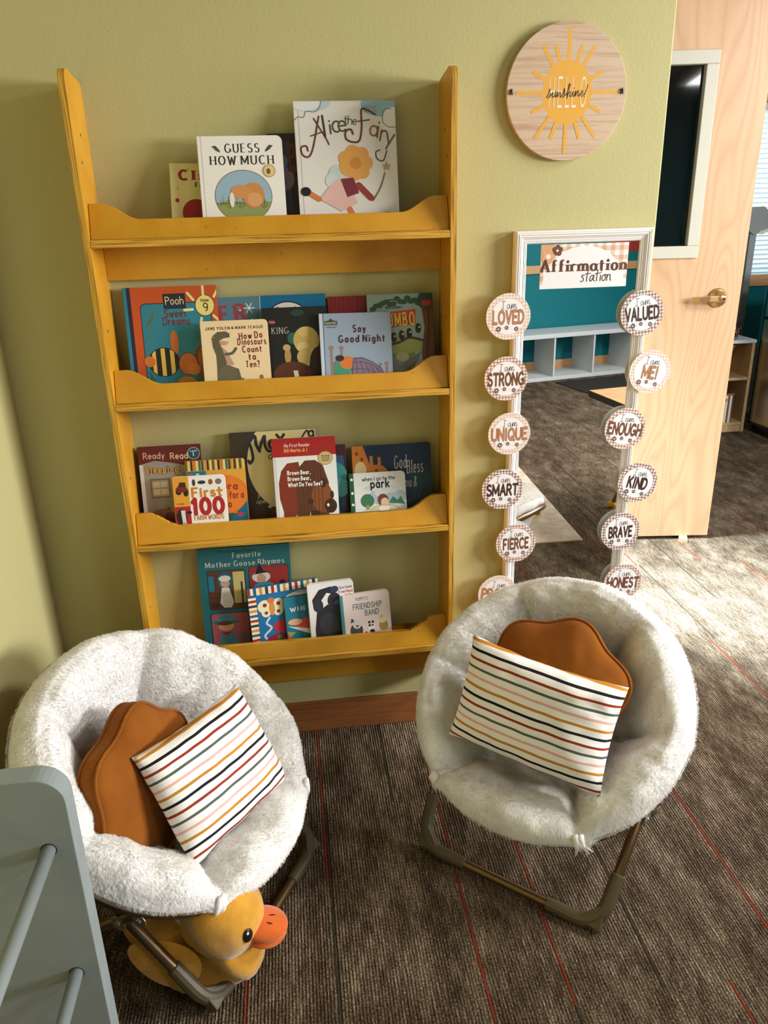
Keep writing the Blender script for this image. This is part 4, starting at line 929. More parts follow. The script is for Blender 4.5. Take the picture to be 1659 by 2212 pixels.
def art_bear(a):
    a.rect(0, 0.80, 1, 1, (172, 34, 28)); a.rect(0.0, 0, 0.03, 0.8, (214, 212, 210))
    a.txt('My First Reader', 0.19, 0.905, 0.032, (236, 210, 200), 'sans', 0.2, fw=0.40, skew=0.12); a.txt('Bill Martin Jr /', 0.19, 0.85, 0.034, (236, 184, 120), 'sans', 0.22, fw=0.36); a.txt('Eric Carle', 0.565, 0.853, 0.034, (132, 54, 40), 'sans', 0.2, fw=0.25)
    B1 = (122, 56, 30); B2 = (96, 52, 32); B3 = (66, 36, 24)
    a.poly([(0.10, 0.0), (0.12, 0.2), (0.07, 0.35), (0.07, 0.52), (0.12, 0.65), (0.22, 0.73), (0.40, 0.74), (0.46, 0.4), (0.36, 0.2), (0.28, 0.12), (0.26, 0.0)], (128, 48, 28))
    a.poly([(0.32, 0.0), (0.33, 0.2), (0.33, 0.5), (0.40, 0.68), (0.5, 0.75), (0.66, 0.75), (0.78, 0.69), (0.86, 0.5), (0.85, 0.2), (0.8, 0.0), (0.66, 0.0), (0.64, 0.18), (0.54, 0.2), (0.5, 0.0)], B2)
    a.ell(0.74, 0.34, 0.17, 0.17, (132, 76, 38), 36); a.ell(0.87, 0.24, 0.1, 0.08, B3); a.ell(0.77, 0.5, 0.05, 0.055, B3); a.ell(0.55, 0.3, 0.05, 0.035, B3); a.ell(0.83, 0.25, 0.02, 0.018, W_, 12); a.ell(0.9, 0.36, 0.03, 0.045, B3); a.poly([(0.54, 0.2), (0.7, 0.19), (0.68, 0.02), (0.6, 0.05), (0.57, 0.0)], B3)
    for i in range(7): a.line([(0.38 + 0.06 * i, 0.1), (0.39 + 0.06 * i, 0.4), (0.41 + 0.055 * i, 0.66)], 0.006, (84, 44, 26))
    a.txt('Brown Bear,', 0.215, 0.605, 0.04, W_, 'sans', 0.24, fw=0.36); a.txt('Brown Bear,', 0.215, 0.54, 0.04, W_, 'sans', 0.24, fw=0.36); a.txt('What Do You See?', 0.215, 0.475, 0.04, W_, 'sans', 0.24, fw=0.54)
    a.ell(0.83, 0.765, 0.118, 0.075, (150, 128, 84), 32); a.ell(0.83, 0.765, 0.11, 0.07, (206, 182, 124), 32)
    for k, s in enumerate(('Reading', 'Activities', 'Inside!')): a.txt(s, 0.83, 0.783 - 0.024 * k, 0.016, (60, 46, 30), 'sans', 0.24, fw=0.12, align='c')
book('picture_book', 'white hardback with a red top band and a brown animal, centre of third shelf', 0.3807, 0.1694, 0.2484, TOP[2], -0.105, -0.050, 0.010, (232, 230, 226), art_bear, hinge=True, spine=(200, 60, 50))
def art_blue(a):
    a.rect(0.05, 0.04, 0.95, 0.86, (40, 84, 120)); a.ell(0.75, 0.62, 0.25, 0.16, (60, 140, 140)); a.ell(0.85, 0.45, 0.2, 0.12, (90, 160, 160)); a.poly([(0.5, 0.04), (0.95, 0.3), (0.95, 0.04)], (70, 84, 110))
book('picture_book', 'maroon edged blue book just showing right of the red banded book', 0.4457, 0.1324, 0.2158, TOP[2], -0.074, -0.034, 0.005, (74, 26, 32), art_blue, hinge=False)
def art_god(a):
    for i in range(8): a.rect(0, i / 8 * 0.6, 1, (i + 1) / 8 * 0.6 + 0.01, (52 - i * 2, 70 - i, 66 + i * 2))
    O = (206, 124, 50); D = (140, 70, 34)
    a.poly([(0, 1), (0.14, 1), (0.2, 0.8), (0.26, 0.62), (0.4, 0.5), (0.4, 0.2), (0, 0.2)], O); a.ell(0.10, 0.66, 0.075, 0.13, (226, 200, 150)); a.ell(0.3, 0.62, 0.14, 0.12, O); a.rect(0.22, 0.7, 0.26, 0.86, O); a.rect(0.32, 0.68, 0.36, 0.84, O)
    for x, y in ((0.06, 0.9), (0.12, 0.82), (0.24, 0.6), (0.3, 0.66), (0.36, 0.58), (0.3, 0.55), (0.22, 0.52)): a.ell(x, y, 0.022, 0.026, D, 12)
    a.txt('God', 0.53, 0.67, 0.17, (206, 200, 188), 'serif', 0.16, fw=0.15, skew=0.25, rot=3); a.txt('Bless', 0.69, 0.60, 0.17, (206, 200, 188), 'serif', 0.16, fw=0.2, skew=0.25, rot=3)
    a.txt('You &', 0.60, 0.42, 0.13, (190, 190, 178), 'serif', 0.16, fw=0.2, skew=0.25); a.txt('GOOD', 0.93, 0.24, 0.13, (28, 34, 36), 'serif', 0.16, fw=0.30, align='r'); a.txt('NIGHT', 0.955, 0.06, 0.15, (28, 34, 36), 'serif', 0.16, fw=0.34, align='r')
book('board_book', 'wide dark blue bedtime book with orange spots at right of third shelf', 0.5956, 0.2193, 0.2064, TOP[2], -0.070, -0.025, 0.010, (34, 48, 80), art_god, rs=(0, 0, 0.006, 0.004), hinge=False)
def art_park(a):
    a.rect(0, 0, 0.075, 1, (40, 84, 48))
    for z in (0.12, 0.4, 0.62, 0.88): a.ell(0.04, z, 0.024, 0.026, W_, 14)
    a.ell(0.66, 0.52, 0.36, 0.16, (176, 194, 204)); a.ell(0.34, 0.7, 0.1, 0.04, (200, 212, 214)); a.ell(0.75, 0.66, 0.14, 0.07, (214, 220, 220)); a.ell(0.55, 0.6, 0.12, 0.07, (216, 222, 222))
    a.txt('when I go to the', 0.52, 0.845, 0.07, (34, 34, 60), 'sans', 0.16, fw=0.58, align='c', rot=0.8); a.txt('park', 0.54, 0.705, 0.15, (34, 34, 50), 'sans', 0.22, fw=0.32, align='c')
    a.ell(0.30, 0.46, 0.12, 0.13, (64, 120, 86)); a.rect(0.27, 0.24, 0.33, 0.38, (176, 140, 100)); a.poly([(0.68, 0.4), (0.76, 0.52), (0.84, 0.44), (0.9, 0.52), (0.97, 0.36)], (62, 126, 100)); a.ell(0.55, 0.2, 0.42, 0.12, (196, 204, 176))
    a.ell(0.58, 0.46, 0.1, 0.12, (120, 66, 48)); a.ell(0.61, 0.42, 0.07, 0.08, (232, 200, 170)); a.poly([(0.5, 0.0), (0.52, 0.3), (0.7, 0.3), (0.7, 0.0)], (190, 36, 40)); a.ell(0.6, 0.3, 0.1, 0.06, W_)
    a.line([(0.34, 0.26), (0.46, 0.18), (0.68, 0.18), (0.86, 0.26), (0.8, 0.33), (0.6, 0.36), (0.42, 0.33), (0.34, 0.26)], 0.022, (216, 186, 116))
    for x in (0.36, 0.44, 0.74, 0.84): a.rect(x, 0.0, x + 0.022, 0.22, (176, 50, 50))
book('board_book', 'small white board book with a green spine strip at front right of third shelf', 0.5831, 0.1540, 0.1430, TOP[2], -0.107, -0.060, 0.012, (226, 226, 222), art_park, rs=(0, 0, 0.012, 0), hinge=False, spine=(40, 84, 48))

def art_goose(a):
    a.txt('The Romper Room', 0.42, 0.95, 0.028, (24, 44, 50), 'serif', 0.18, fw=0.4, align='c')
    a.txt('Favorite', 0.53, 0.895, 0.05, (214, 208, 192), 'serif', 0.2, fw=0.30, align='c'); a.txt('Mother Goose Rhymes', 0.505, 0.815, 0.05, (214, 208, 192), 'serif', 0.2, fw=0.85, align='c')
    a.poly(rrect(0.08, 0.39, 0.50, 0.785, (0.03,) * 4), (20, 60, 66)); a.poly(rrect(0.088, 0.396, 0.492, 0.78, (0.03,) * 4), (96, 58, 40))
    for i in range(8): a.rect(0.09, 0.43 + i * 0.042, 0.33, 0.434 + i * 0.042, (66, 38, 28))
    a.rect(0.36, 0.45, 0.485, 0.76, (206, 190, 120)); a.rect(0.09, 0.58, 0.15, 0.73, (38, 120, 150)); a.ell(0.27, 0.68, 0.085, 0.085, (34, 96, 120)); a.ell(0.27, 0.655, 0.05, 0.045, (206, 160, 124)); a.ell(0.27, 0.70, 0.065, 0.03, (226, 222, 210)); a.poly([(0.2, 0.46), (0.23, 0.61), (0.31, 0.61), (0.35, 0.46), (0.32, 0.41), (0.24, 0.41)], (222, 218, 208)); a.rect(0.10, 0.405, 0.19, 0.465, (74, 40, 28)); a.rect(0.44, 0.43, 0.46, 0.66, (60, 38, 26))
    a.poly(rrect(0.535, 0.40, 0.975, 0.80, (0.03,) * 4), (20, 60, 66)); a.poly(rrect(0.543, 0.406, 0.967, 0.795, (0.03,) * 4), (156, 44, 42))
    a.ell(0.67, 0.69, 0.1, 0.055, (214, 214, 208)); a.ell(0.67, 0.675, 0.05, 0.045, (206, 150, 120)); a.poly([(0.58, 0.715), (0.78, 0.735), (0.7, 0.745), (0.655, 0.83), (0.61, 0.73)], (28, 26, 30)); a.ell(0.7, 0.57, 0.13, 0.07, (66, 140, 166)); a.ell(0.9, 0.58, 0.045, 0.07, (40, 34, 40))
    a.poly(rrect(0.08, -0.1, 0.50, 0.36, (0, 0, 0.03, 0.03)), (20, 60, 66)); a.poly(rrect(0.088, -0.1, 0.492, 0.354, (0, 0, 0.03, 0.03)), (176, 92, 100))
    a.ell(0.24, 0.265, 0.15, 0.025, (46, 120, 136)); a.ell(0.24, 0.30, 0.1, 0.035, (62, 142, 156)); a.ell(0.24, 0.225, 0.085, 0.05, (216, 164, 124)); a.ell(0.23, 0.255, 0.09, 0.022, (110, 62, 40)); a.poly([(0.14, 0.0), (0.17, 0.16), (0.33, 0.16), (0.38, 0.0)], (84, 140, 150)); a.poly([(0.18, 0.16), (0.3, 0.165), (0.24, 0.13)], (166, 42, 40)); a.ell(0.43, 0.1, 0.05, 0.05, (120, 112, 100))
book('picture_book', 'large teal nursery rhyme book at left of the bottom shelf', 0.1462, 0.2594, 0.3037, TOP[3], -0.060, -0.020, 0.010, (34, 108, 116), art_goose, hinge=False, spine=(40, 130, 136))
def art_baby(a):
    cs = [(166, 36, 40), (236, 226, 190), (30, 90, 130), (236, 226, 190), (206, 140, 60), (236, 226, 190), (60, 40, 60), (236, 226, 190)]
    for i in range(24):
        a.rect(i / 24, 0.89, (i + 1) / 24, 1, cs[i % 8])
        a.rect(0, i / 24 * 0.9, 0.11, (i + 1) / 24 * 0.9, cs[(i + 3) % 8])
    a.rect(0.11, 0, 1, 0.89, (22, 108, 158)); a.ell(0.76, 0.67, 0.33, 0.19, (236, 232, 222), 40)
    a.txt('Usborne', 0.66, 0.83, 0.03, (166, 50, 46), 'sans', 0.2); a.txt("Baby's very first", 0.50, 0.745, 0.055, K_, 'sans', 0.18, fw=0.46); a.txt('lift the flap', 0.54, 0.655, 0.05, K_, 'sans', 0.18, fw=0.4); a.txt('Lift', 0.48, 0.55, 0.09, (140, 40, 40), 'sans', 0.24); a.txt('Play', 0.48, 0.44, 0.09, (190, 44, 40), 'sans', 0.24)
    for x, y in ((0.22, 0.70), (0.41, 0.70)):
        a.ell(x, y, 0.1, 0.1, (236, 224, 180)); a.ell(x, y + 0.02, 0.03, 0.03, (130, 50, 50), 14)
    for x, y in ((0.23, 0.6), (0.4, 0.6)): a.ell(x, y, 0.065, 0.065, (236, 224, 180)); a.ell(x, y, 0.026, 0.026, (130, 50, 50), 14)
    a.ell(0.315, 0.66, 0.04, 0.11, (214, 138, 66)); a.ell(0.31, 0.78, 0.05, 0.045, (206, 116, 60))
    a.line([(0.27, 0.52), (0.22, 0.44), (0.28, 0.36), (0.18, 0.26), (0.2, 0.2)], 0.03, (200, 206, 226)); a.ell(0.42, 0.36, 0.11, 0.09, (190, 40, 44)); a.ell(0.38, 0.06, 0.24, 0.2, (150, 32, 60), 36)
    for x, y in ((0.3, 0.12), (0.46, 0.14), (0.5, 0.0), (0.24, 0.0), (0.38, 0.2)): a.ell(x, y, 0.04, 0.035, (110, 120, 50), 14)
    a.ell(0.37, 0.06, 0.06, 0.05, (60, 130, 190))
book('board_book', 'blue baby board book with striped borders, tilted on the bottom shelf', 0.2854, 0.2062, 0.1935, TOP[3], -0.108, -0.075, 0.011, (22, 108, 158), art_baby, yaw=12.0, hinge=False)
def art_where(a):
    a.ell(0.82, 0.93, 0.1, 0.07, (190, 60, 60)); a.txt('WHERE IS', 0.12, 0.72, 0.075, (226, 226, 216), 'serif', 0.2, fw=0.86)
    a.ell(0.75, 0.47, 0.55, 0.12, (206, 76, 48)); a.poly([(0.02, 0.46), (0.5, 0.36), (1, 0.36), (1, 0.12), (0.5, 0.26)], (232, 222, 206)); a.ell(0.2, 0.52, 0.16, 0.06, (224, 172, 134)); a.poly([(0, 0), (0, 0.3), (0.3, 0.1), (0.6, 0)], (196, 70, 50)); a.poly([(0, 0.36), (0.2, 0.32), (0.05, 0.24)], (150, 160, 90))
book('board_book', 'small teal board book with a red band, half behind the white black-shape book', 0.3853, 0.1296, 0.1579, TOP[3], -0.105, -0.072, 0.011, (26, 116, 136), art_where, yaw=10.0, hinge=False, spine=(96, 74, 52))
def art_toe(a):
    N = (40, 40, 44)
    a.poly([(0.1, 0.6), (0.08, 0.76), (0.24, 0.9), (0.5, 0.93), (0.62, 0.88), (0.6, 0.8), (0.4, 0.84), (0.26, 0.72), (0.24, 0.6)], N); a.ell(0.56, 0.71, 0.15, 0.12, N); a.ell(0.58, 0.88, 0.09, 0.05, (46, 56, 84)); a.ell(0.62, 0.66, 0.07, 0.06, (70, 86, 120))
    a.poly([(0.1, 0.3), (0.16, 0.56), (0.4, 0.66), (0.7, 0.64), (0.82, 0.44), (0.8, 0.2), (0.84, 0.0), (0.62, 0.0), (0.52, 0.12), (0.36, 0.14), (0.34, 0.0), (0.1, 0.0)], N); a.ell(0.4, 0.36, 0.2, 0.18, (54, 54, 60)); a.ell(0.2, 0.66, 0.11, 0.1, (48, 48, 54))
    a.txt('Eric Carle', 0.96, 0.875, 0.032, (50, 40, 40), 'sans', 0.22, fw=0.26, align='r'); a.txt('From Head', 0.97, 0.81, 0.036, (190, 60, 50), 'sans', 0.22, fw=0.30, align='r'); a.txt('to Toe', 0.97, 0.75, 0.036, (190, 60, 50), 'sans', 0.22, fw=0.16, align='r')
book('board_book', 'white board book showing one black shape on the bottom shelf', 0.4530, 0.1335, 0.1963, TOP[3], -0.112, -0.080, 0.013, (232, 228, 224), art_toe, yaw=8.0, rs=(0.004, 0.004, 0.012, 0.008), hinge=False)
def art_band(a):
    a.rect(0, 0, 0.055, 1, (66, 130, 134)); T = (66, 92, 86)
    a.txt("POPPY'S", 0.32, 0.86, 0.06, T, 'sans', 0.14, fw=0.24); a.txt('FRIENDSHIP', 0.25, 0.70, 0.10, T, 'sans', 0.16, fw=0.58); a.txt('BAND', 0.48, 0.56, 0.10, T, 'sans', 0.16, fw=0.28)
    a.poly([(0.055, 0.16), (0.3, 0.2), (1, 0.26), (1, 0.22), (0.3, 0.165), (0.055, 0.12)], (196, 168, 160)); a.rect(0.055, 0, 1, 0.14, (206, 176, 168))
    a.ell(0.28, 0.30, 0.13, 0.14, (66, 64, 66)); a.ell(0.3, 0.42, 0.09, 0.09, (200, 206, 206)); a.poly([(0.26, 0.4), (0.34, 0.4), (0.3, 0.34)], (170, 50, 46)); a.poly([(0.17, 0.45), (0.2, 0.55), (0.25, 0.48)], (66, 64, 66)); a.rect(0.22, 0.08, 0.26, 0.2, (66, 64, 66)); a.rect(0.31, 0.08, 0.35, 0.2, (66, 64, 66))
    a.ell(0.58, 0.34, 0.08, 0.07, (226, 222, 214)); a.ell(0.55, 0.36, 0.025, 0.025, K_); a.ell(0.61, 0.36, 0.02, 0.02, K_); a.ell(0.55, 0.42, 0.025, 0.025, K_); a.ell(0.62, 0.42, 0.025, 0.025, K_); a.rect(0.44, 0.06, 0.66, 0.18, (112, 42, 40)); a.rect(0.44, 0.2, 0.5, 0.25, (180, 50, 44)); a.ell(0.6, 0.24, 0.05, 0.04, K_)
    a.ell(0.84, 0.32, 0.09, 0.1, (160, 136, 70)); a.ell(0.83, 0.44, 0.075, 0.07, (226, 200, 150)); a.ell(0.81, 0.5, 0.03, 0.03, (206, 170, 120)); a.ell(0.74, 0.16, 0.055, 0.05, (60, 54, 54)); a.rect(0.8, 0.16, 0.92, 0.175, (60, 50, 50))
book('board_book', 'pale pink board book with cartoon animals, right end of the bottom shelf books', 0.5443, 0.1460, 0.1557, TOP[3], -0.118, -0.085, 0.013, (222, 204, 196), art_band, yaw=9.0, rs=(0, 0, 0.012, 0.004), hinge=False, spine=(66, 130, 134))

# ================================================================== ROUND SIGN
sg = thing('wall_sign', 'round wooden plaque painted with a yellow sun on the green wall', 'sign', (1.1578, -0.010, 1.790))
M_SIGN = wood('whitewashed_plank', (204, 178, 150), (176, 140, 106), (2.2, 30, 60), 0.6, (0.46, 0.72), 0.8, 0.05, 1.8)
SR = 0.1505
b = MB(); b.prism(circ(0, 0, SR, n=72), -0.006, 0.008, M_SIGN); b.build('plaque', sg, bevel=0.001)
b = MB(); a = Art(b, 1, 1, -0.00605, step=0.00003, clip=False); SY = (226, 166, 58)
a.ell(0, 0, 0.0615, 0.0705, SY, 48)
for ang, r0, r1 in ((90, .07, .135), (57, .067, .118), (72, .07, .106), (108, .07, .106), (123, .067, .118), (27, .062, .098), (153, .062, .098), (0, .06, .1), (180, .06, .1), (-26, .062, .098), (-154, .062, .098), (-52, .067, .125), (-128, .067, .125), (-70, .07, .108), (-110, .07, .108), (-90, .07, .135)):
    k = 1.0; c, s = math.cos(math.radians(ang)), math.sin(math.radians(ang)); w = 0.0042
    if ang in (0, 180): r1 = 0.128
    a.poly([(c * r0 - s * w, s * r0 + c * w), (c * r0 + s * w, s * r0 - c * w), (c * r1 + s * w, s * r1 - c * w), (c * r1 - s * w, s * r1 + c * w)], SY)
b.build('sun_print', sg, recalc=False)
b = MB(); a = Art(b, 1, 1, -0.0064, step=0.00003, clip=False)
for tx, x in (('H', -.044), ('E', -.0225), ('L', -.0035), ('L', .0135), ('O', .0335)):
    polys, W = letter_polys(tx, 'sans', 0.085); m = ink((240, 228, 206))
    for p, lv in polys: a._put([(x + q * 0.0185, -0.030 + r * 0.062) for q, r in p], m, lv)
a.y -= 0.00002
polys, W = letter_polys('sunshine!', 'sun', 0.07); m = ink((44, 30, 22))
for p, lv in polys: a._put([(-0.049 + q * 0.0238, -0.0115 + r * 0.026 + 0.03 * (q * 0.0238)) for q, r in p], m, lv)
b.build('lettering', sg, recalc=False)
for sx in (-1, 1):
    b = MB(); rr = random.Random(4 + sx)
    for k in range(5):
        t = k * 1.3; b.tube([(sx * 0.139 + 0.005 * math.cos(t), -0.007, 0.002 + 0.005 * math.sin(t)), (sx * 0.139, -0.0105, 0.002), (sx * 0.139 + 0.006 * math.cos(t + 2.6), -0.0075, 0.002 + 0.007 * math.sin(t + 2.6))], 0.0012, M_BLACK, 6)
    b.build('cord_knot', sg)

# ================================================================== MIRROR, CARD AND DISCS
MX0, MX1, MZ0, MZ1 = 1.0390, 1.4060, 0.28, 1.4762
mr = thing('wall_mirror', 'tall mirror in a white ridged frame hung at the end of the green wall', 'mirror', ((MX0 + MX1) / 2, 0, MZ0))
FWD = 0.0315
prof = [(0, -0.002), (0, -0.030), (0.004, -0.033), (0.007, -0.0315), (0.009, -0.034), (0.0115, -0.0315), (0.014, -0.0325), (0.019, -0.0285), (0.022, -0.0265), (0.024, -0.028), (0.026, -0.0255), (0.0285, -0.0265), (0.030, -0.0235), (FWD, -0.0225), (FWD, -0.0205)]
b = MB(); rows = []
for d, y in prof: rows.append([(MX0 + d, y, MZ0 + d), (MX1 - d, y, MZ0 + d), (MX1 - d, y, MZ1 - d), (MX0 + d, y, MZ1 - d)])
b.grid(rows, M_WHITE, True); par(b.build('frame', recalc=True), mr)
b = MB(); b.poly([(MX0 + 0.02, -0.0215, MZ0 + 0.02), (MX1 - 0.02, -0.0215, MZ0 + 0.02), (MX1 - 0.02, -0.0215, MZ1 - 0.02), (MX0 + 0.02, -0.0215, MZ1 - 0.02)], M_MIRROR)
b.poly([(MX0 + 0.02, -0.0035, MZ0 + 0.02), (MX0 + 0.02, -0.0035, MZ1 - 0.02), (MX1 - 0.02, -0.0035, MZ1 - 0.02), (MX1 - 0.02, -0.0035, MZ0 + 0.02)], M_BLACK)
par(b.build('mirror_glass', recalc=False), mr)
# card on the glass
CX, CZ, CWD, CHT = 1.1090, 1.3310, 0.2370, 0.1108
b = MB(); b.box(0, CWD, 0, 0.0006, 0, CHT, M_PAPER)
a = Art(b, CWD, CHT, -0.0001, step=0.00003)
gm = gingham('card_gingham', (206, 160, 128))
g_ = NT(gm)
for nd in g_.t.nodes:
    if nd.type == 'MATH' and nd.operation == 'DIVIDE': nd.inputs[1].default_value = 0.024
a.rect(0, 0, 1, 1, gm); a.poly([(0, 1), (0.16, 1), (0.12, 0.7), (0, 0.56)], (212, 160, 116))
a.poly([(0.03, 0.0)] + [(0.5 + 0.475 * math.cos(t), 0.02 + 0.93 * math.sin(t)) for t in [PI * (1 - i / 40) for i in range(41)]] + [(0.97, 0.0)], (236, 230, 228)); a.rect(0.0, 0, 1, 0.10, (236, 230, 228)); a.rect(0.1, 0.25, 0.9, 0.42, (236, 230, 228))
for k in range(5):
    t = 2 * PI * k / 5 + 0.3; a.ell(0.185 + 0.035 * math.cos(t), 0.86 + 0.075 * math.sin(t), 0.028, 0.058, (110, 66, 36), 18)
a.ell(0.185, 0.86, 0.013, 0.028, (236, 230, 224), 14); flower(a, 0.085, 0.73, 0.075, 2.1, (214, 162, 118), (236, 228, 222), 5)
a.txt('Affirmation', 0.495, 0.385, 0.255, (92, 52, 30), 'serif', 0.25, fw=0.97, align='c', tr=0.34); a.txt('station', 0.465, 0.14, 0.23, (38, 28, 26), 'station', 0.08, fw=0.36)
card = b.build('paper_sign', recalc=False); card.location = (CX, -0.0222, CZ)
tag(card, 'paper card with gingham corners stuck at the top of the mirror glass', 'paper sign')

DISC = [('LOVED', 1.0234, 1.2659, 'L', 0, -0.036), ('STRONG', 1.0225, 1.1016, 'M', 0, -0.036), ('UNIQUE', 1.0369, 0.9466, 'L', 0, -0.036), ('SMART', 1.0221, 0.7833, 'D', -1, -0.036), ('FIERCE', 1.0680, 0.6122, 'M', 1, -0.036), ('PROUD', 1.0176, 0.4500, 'L', -6, -0.036),
        ('VALUED', 1.3927, 1.2608, 'D', 5, -0.036), ('ME!', 1.4316, 1.1005, 'L', -9, -0.036), ('ENOUGH', 1.3739, 0.9415, 'M', -8, -0.036), ('KIND', 1.4271, 0.7769, 'D', -12, -0.036), ('BRAVE', 1.3886, 0.6246, 'D', 1, -0.036), ('HONEST', 1.4112, 0.4549, 'M', -3, -0.036)]
COLW = {'L': ((200, 138, 92), (112, 66, 40), M_GING_L), 'M': ((130, 84, 54), (84, 48, 28), M_GING_M), 'D': ((76, 46, 34), (46, 28, 22), M_GING_D)}
DLAB = {'LOVED': 'round pale tan gingham badge, topmost on the left edge of the mirror', 'STRONG': 'round brown gingham badge second from the top on the mirror left edge', 'UNIQUE': 'round pale tan gingham badge third from the top on the mirror left edge',
        'SMART': 'round dark gingham badge on the mirror left edge, fourth from the top', 'FIERCE': 'round brown gingham badge lowest fully visible on the mirror left edge', 'PROUD': 'round badge half hidden behind the white chair at the mirror left edge',
        'VALUED': 'round dark gingham badge, topmost on the right edge of the mirror', 'ME!': 'round pale tan gingham badge overhanging the mirror right edge by the door', 'ENOUGH': 'round brown gingham badge third from the top on the mirror right edge',
        'KIND': 'round dark gingham badge on the mirror right edge, tilted to the right', 'BRAVE': 'round dark gingham badge on the mirror right edge, second from the bottom', 'HONEST': 'round brown gingham badge lowest on the mirror right edge, touching the chair'}
for word, cx, cz, kd, rot, y in DISC:
    fill, dk, gmat = COLW[kd]
    b = MB(); R = 0.060
    b.prism(circ(0, 0, R, n=56), -0.0008, 0.0007, gmat, M_PAPER); b.poly([(q, 0.0008, r_) for q, r_ in reversed(circ(0, 0, R, n=56))], M_PAPER)
    a = Art(b, 1, 1, -0.0009, step=0.00003, clip=False)
    a.ell(0, 0, 0.0478, 0.0478, fill if kd == 'L' else dk, 48); a.ell(0, 0, 0.0470, 0.0470, (238, 232, 230), 48)
    polys, W = letter_polys('I am', 'script', 0.075); a.y -= a.step; m = ink((40, 30, 28))
    for p, lv in polys: a._put([(0.002 + (q - W / 2) * 0.0185, 0.0200 + r_ * 0.0195) for q, r_ in p], m, lv)
    fwid = {'ME!': 0.042, 'KIND': 0.058, 'BRAVE': 0.070, 'LOVED': 0.082, 'VALUED': 0.092, 'SMART': 0.088, 'FIERCE': 0.074, 'PROUD': 0.094}.get(word, 0.098)
    for wt, c in ((0.26, dk), (0.14 if kd == 'L' else 0.12, fill)):
        polys, W = letter_polys(word, 'sans', wt, tr=0.26); a.y -= a.step; m = ink(c)
        for p, lv in polys: a._put([((q - W / 2) / W * fwid, -0.0170 + r_ * 0.0310) for q, r_ in p], m, lv)
    a.y -= a.step
    for (x, z, r) in ((-0.026, -0.0315, 0.0085), (-0.004, -0.0285, 0.0065), (0.0225, -0.0325, 0.0072)):
        pc = ink((90, 54, 40)) if kd != 'D' else ink((58, 36, 30))
        for k in range(7):
            t = 2 * PI * k / 7; q = []
            for (u, v) in ((0.12, 0), (0.62, 0.27), (1, 0), (0.62, -0.27)): q.append((x + r * (u * math.cos(t) - v * math.sin(t)), z + r * (u * math.sin(t) + v * math.cos(t))))
            a._put(q, pc)
    m = ink((190, 170, 160))
    for (p0, p1) in (((-0.018, -0.0285), (-0.011, -0.028)), ((0.004, -0.032), (0.015, -0.033)), ((0.029, -0.031), (0.036, -0.030))):
        a._put([(p0[0], p0[1] + .0003), (p0[0], p0[1] - .0003), (p1[0], p1[1] - .0003), (p1[0], p1[1] + .0003)], m)
    d = b.build('paper_badge', recalc=False)
    d.location = (cx, y, cz); d.rotation_euler = (0, math.radians(-rot), 0)
    tag(d, DLAB[word], 'badge', 'round affirmation badges on the mirror frame')

# ================================================================== SAUCER CHAIRS
RC = 0.327; RZ = 0.443; TILT = math.radians(35)
RM = Matrix.Translation((0, 0, RZ)) @ Matrix.Rotation(TILT, 4, 'Y')      # ring frame: +X is the front (lowest) side, +Z the ring normal
def rp(az, r=RC, h=0.0): return RM @ Vector((r * math.cos(math.radians(az)), r * math.sin(math.radians(az)), h))
SEAMS = (33, 90, 147, 213, 270, 327)
def interp(prof, t):
    for (a, x), (b_, y) in zip(prof, prof[1:]):
        if t <= b_:
            k = (t - a) / (b_ - a); return x + (y - x) * (k * k * (3 - 2 * k) * 0.5 + k * 0.5)
    return prof[-1][1]
BOWL = [(0, -0.158), (0.25, -0.155), (0.40, -0.146), (0.47, -0.122), (0.53, -0.085), (0.60, -0.040), (0.68, 0.000), (0.76, 0.030), (0.84, 0.043), (0.91, 0.036), (0.97, 0.014), (1.01, -0.012), (1.03, -0.030), (1.035, -0.036)]
FRONT = [(0, -0.158), (0.25, -0.155), (0.42, -0.146), (0.52, -0.120), (0.62, -0.085), (0.74, -0.042), (0.85, -0.008), (0.93, 0.004), (0.98, -0.004), (1.02, -0.022), (1.035, -0.036)]
def fur(o, count, length):
    ps = o.modifiers.new('fur', 'PARTICLE_SYSTEM'); st_ = o.particle_systems[0].settings
    st_.type = 'HAIR'; st_.count = count; st_.hair_length = length; st_.hair_step = 3; st_.render_step = 2; st_.display_step = 2
    st_.use_advanced_hair = True; st_.brownian_factor = 0.0; st_.factor_random = 0.0007; st_.normal_factor = 0.0007
    st_.tangent_factor = 0.0012; st_.tangent_phase = 0.2; st_.phase_factor_random = 0.6
    st_.child_type = 'INTERPOLATED'; st_.rendered_child_count = 5; st_.child_percent = 1; st_.roughness_1 = 0.002; st_.roughness_1_size = 0.02; st_.clump_factor = 0.25
    st_.root_radius = 0.35; st_.tip_radius = 0.1; st_.radius_scale = 0.0009; st_.use_hair_bspline = False
    st_.material = 1
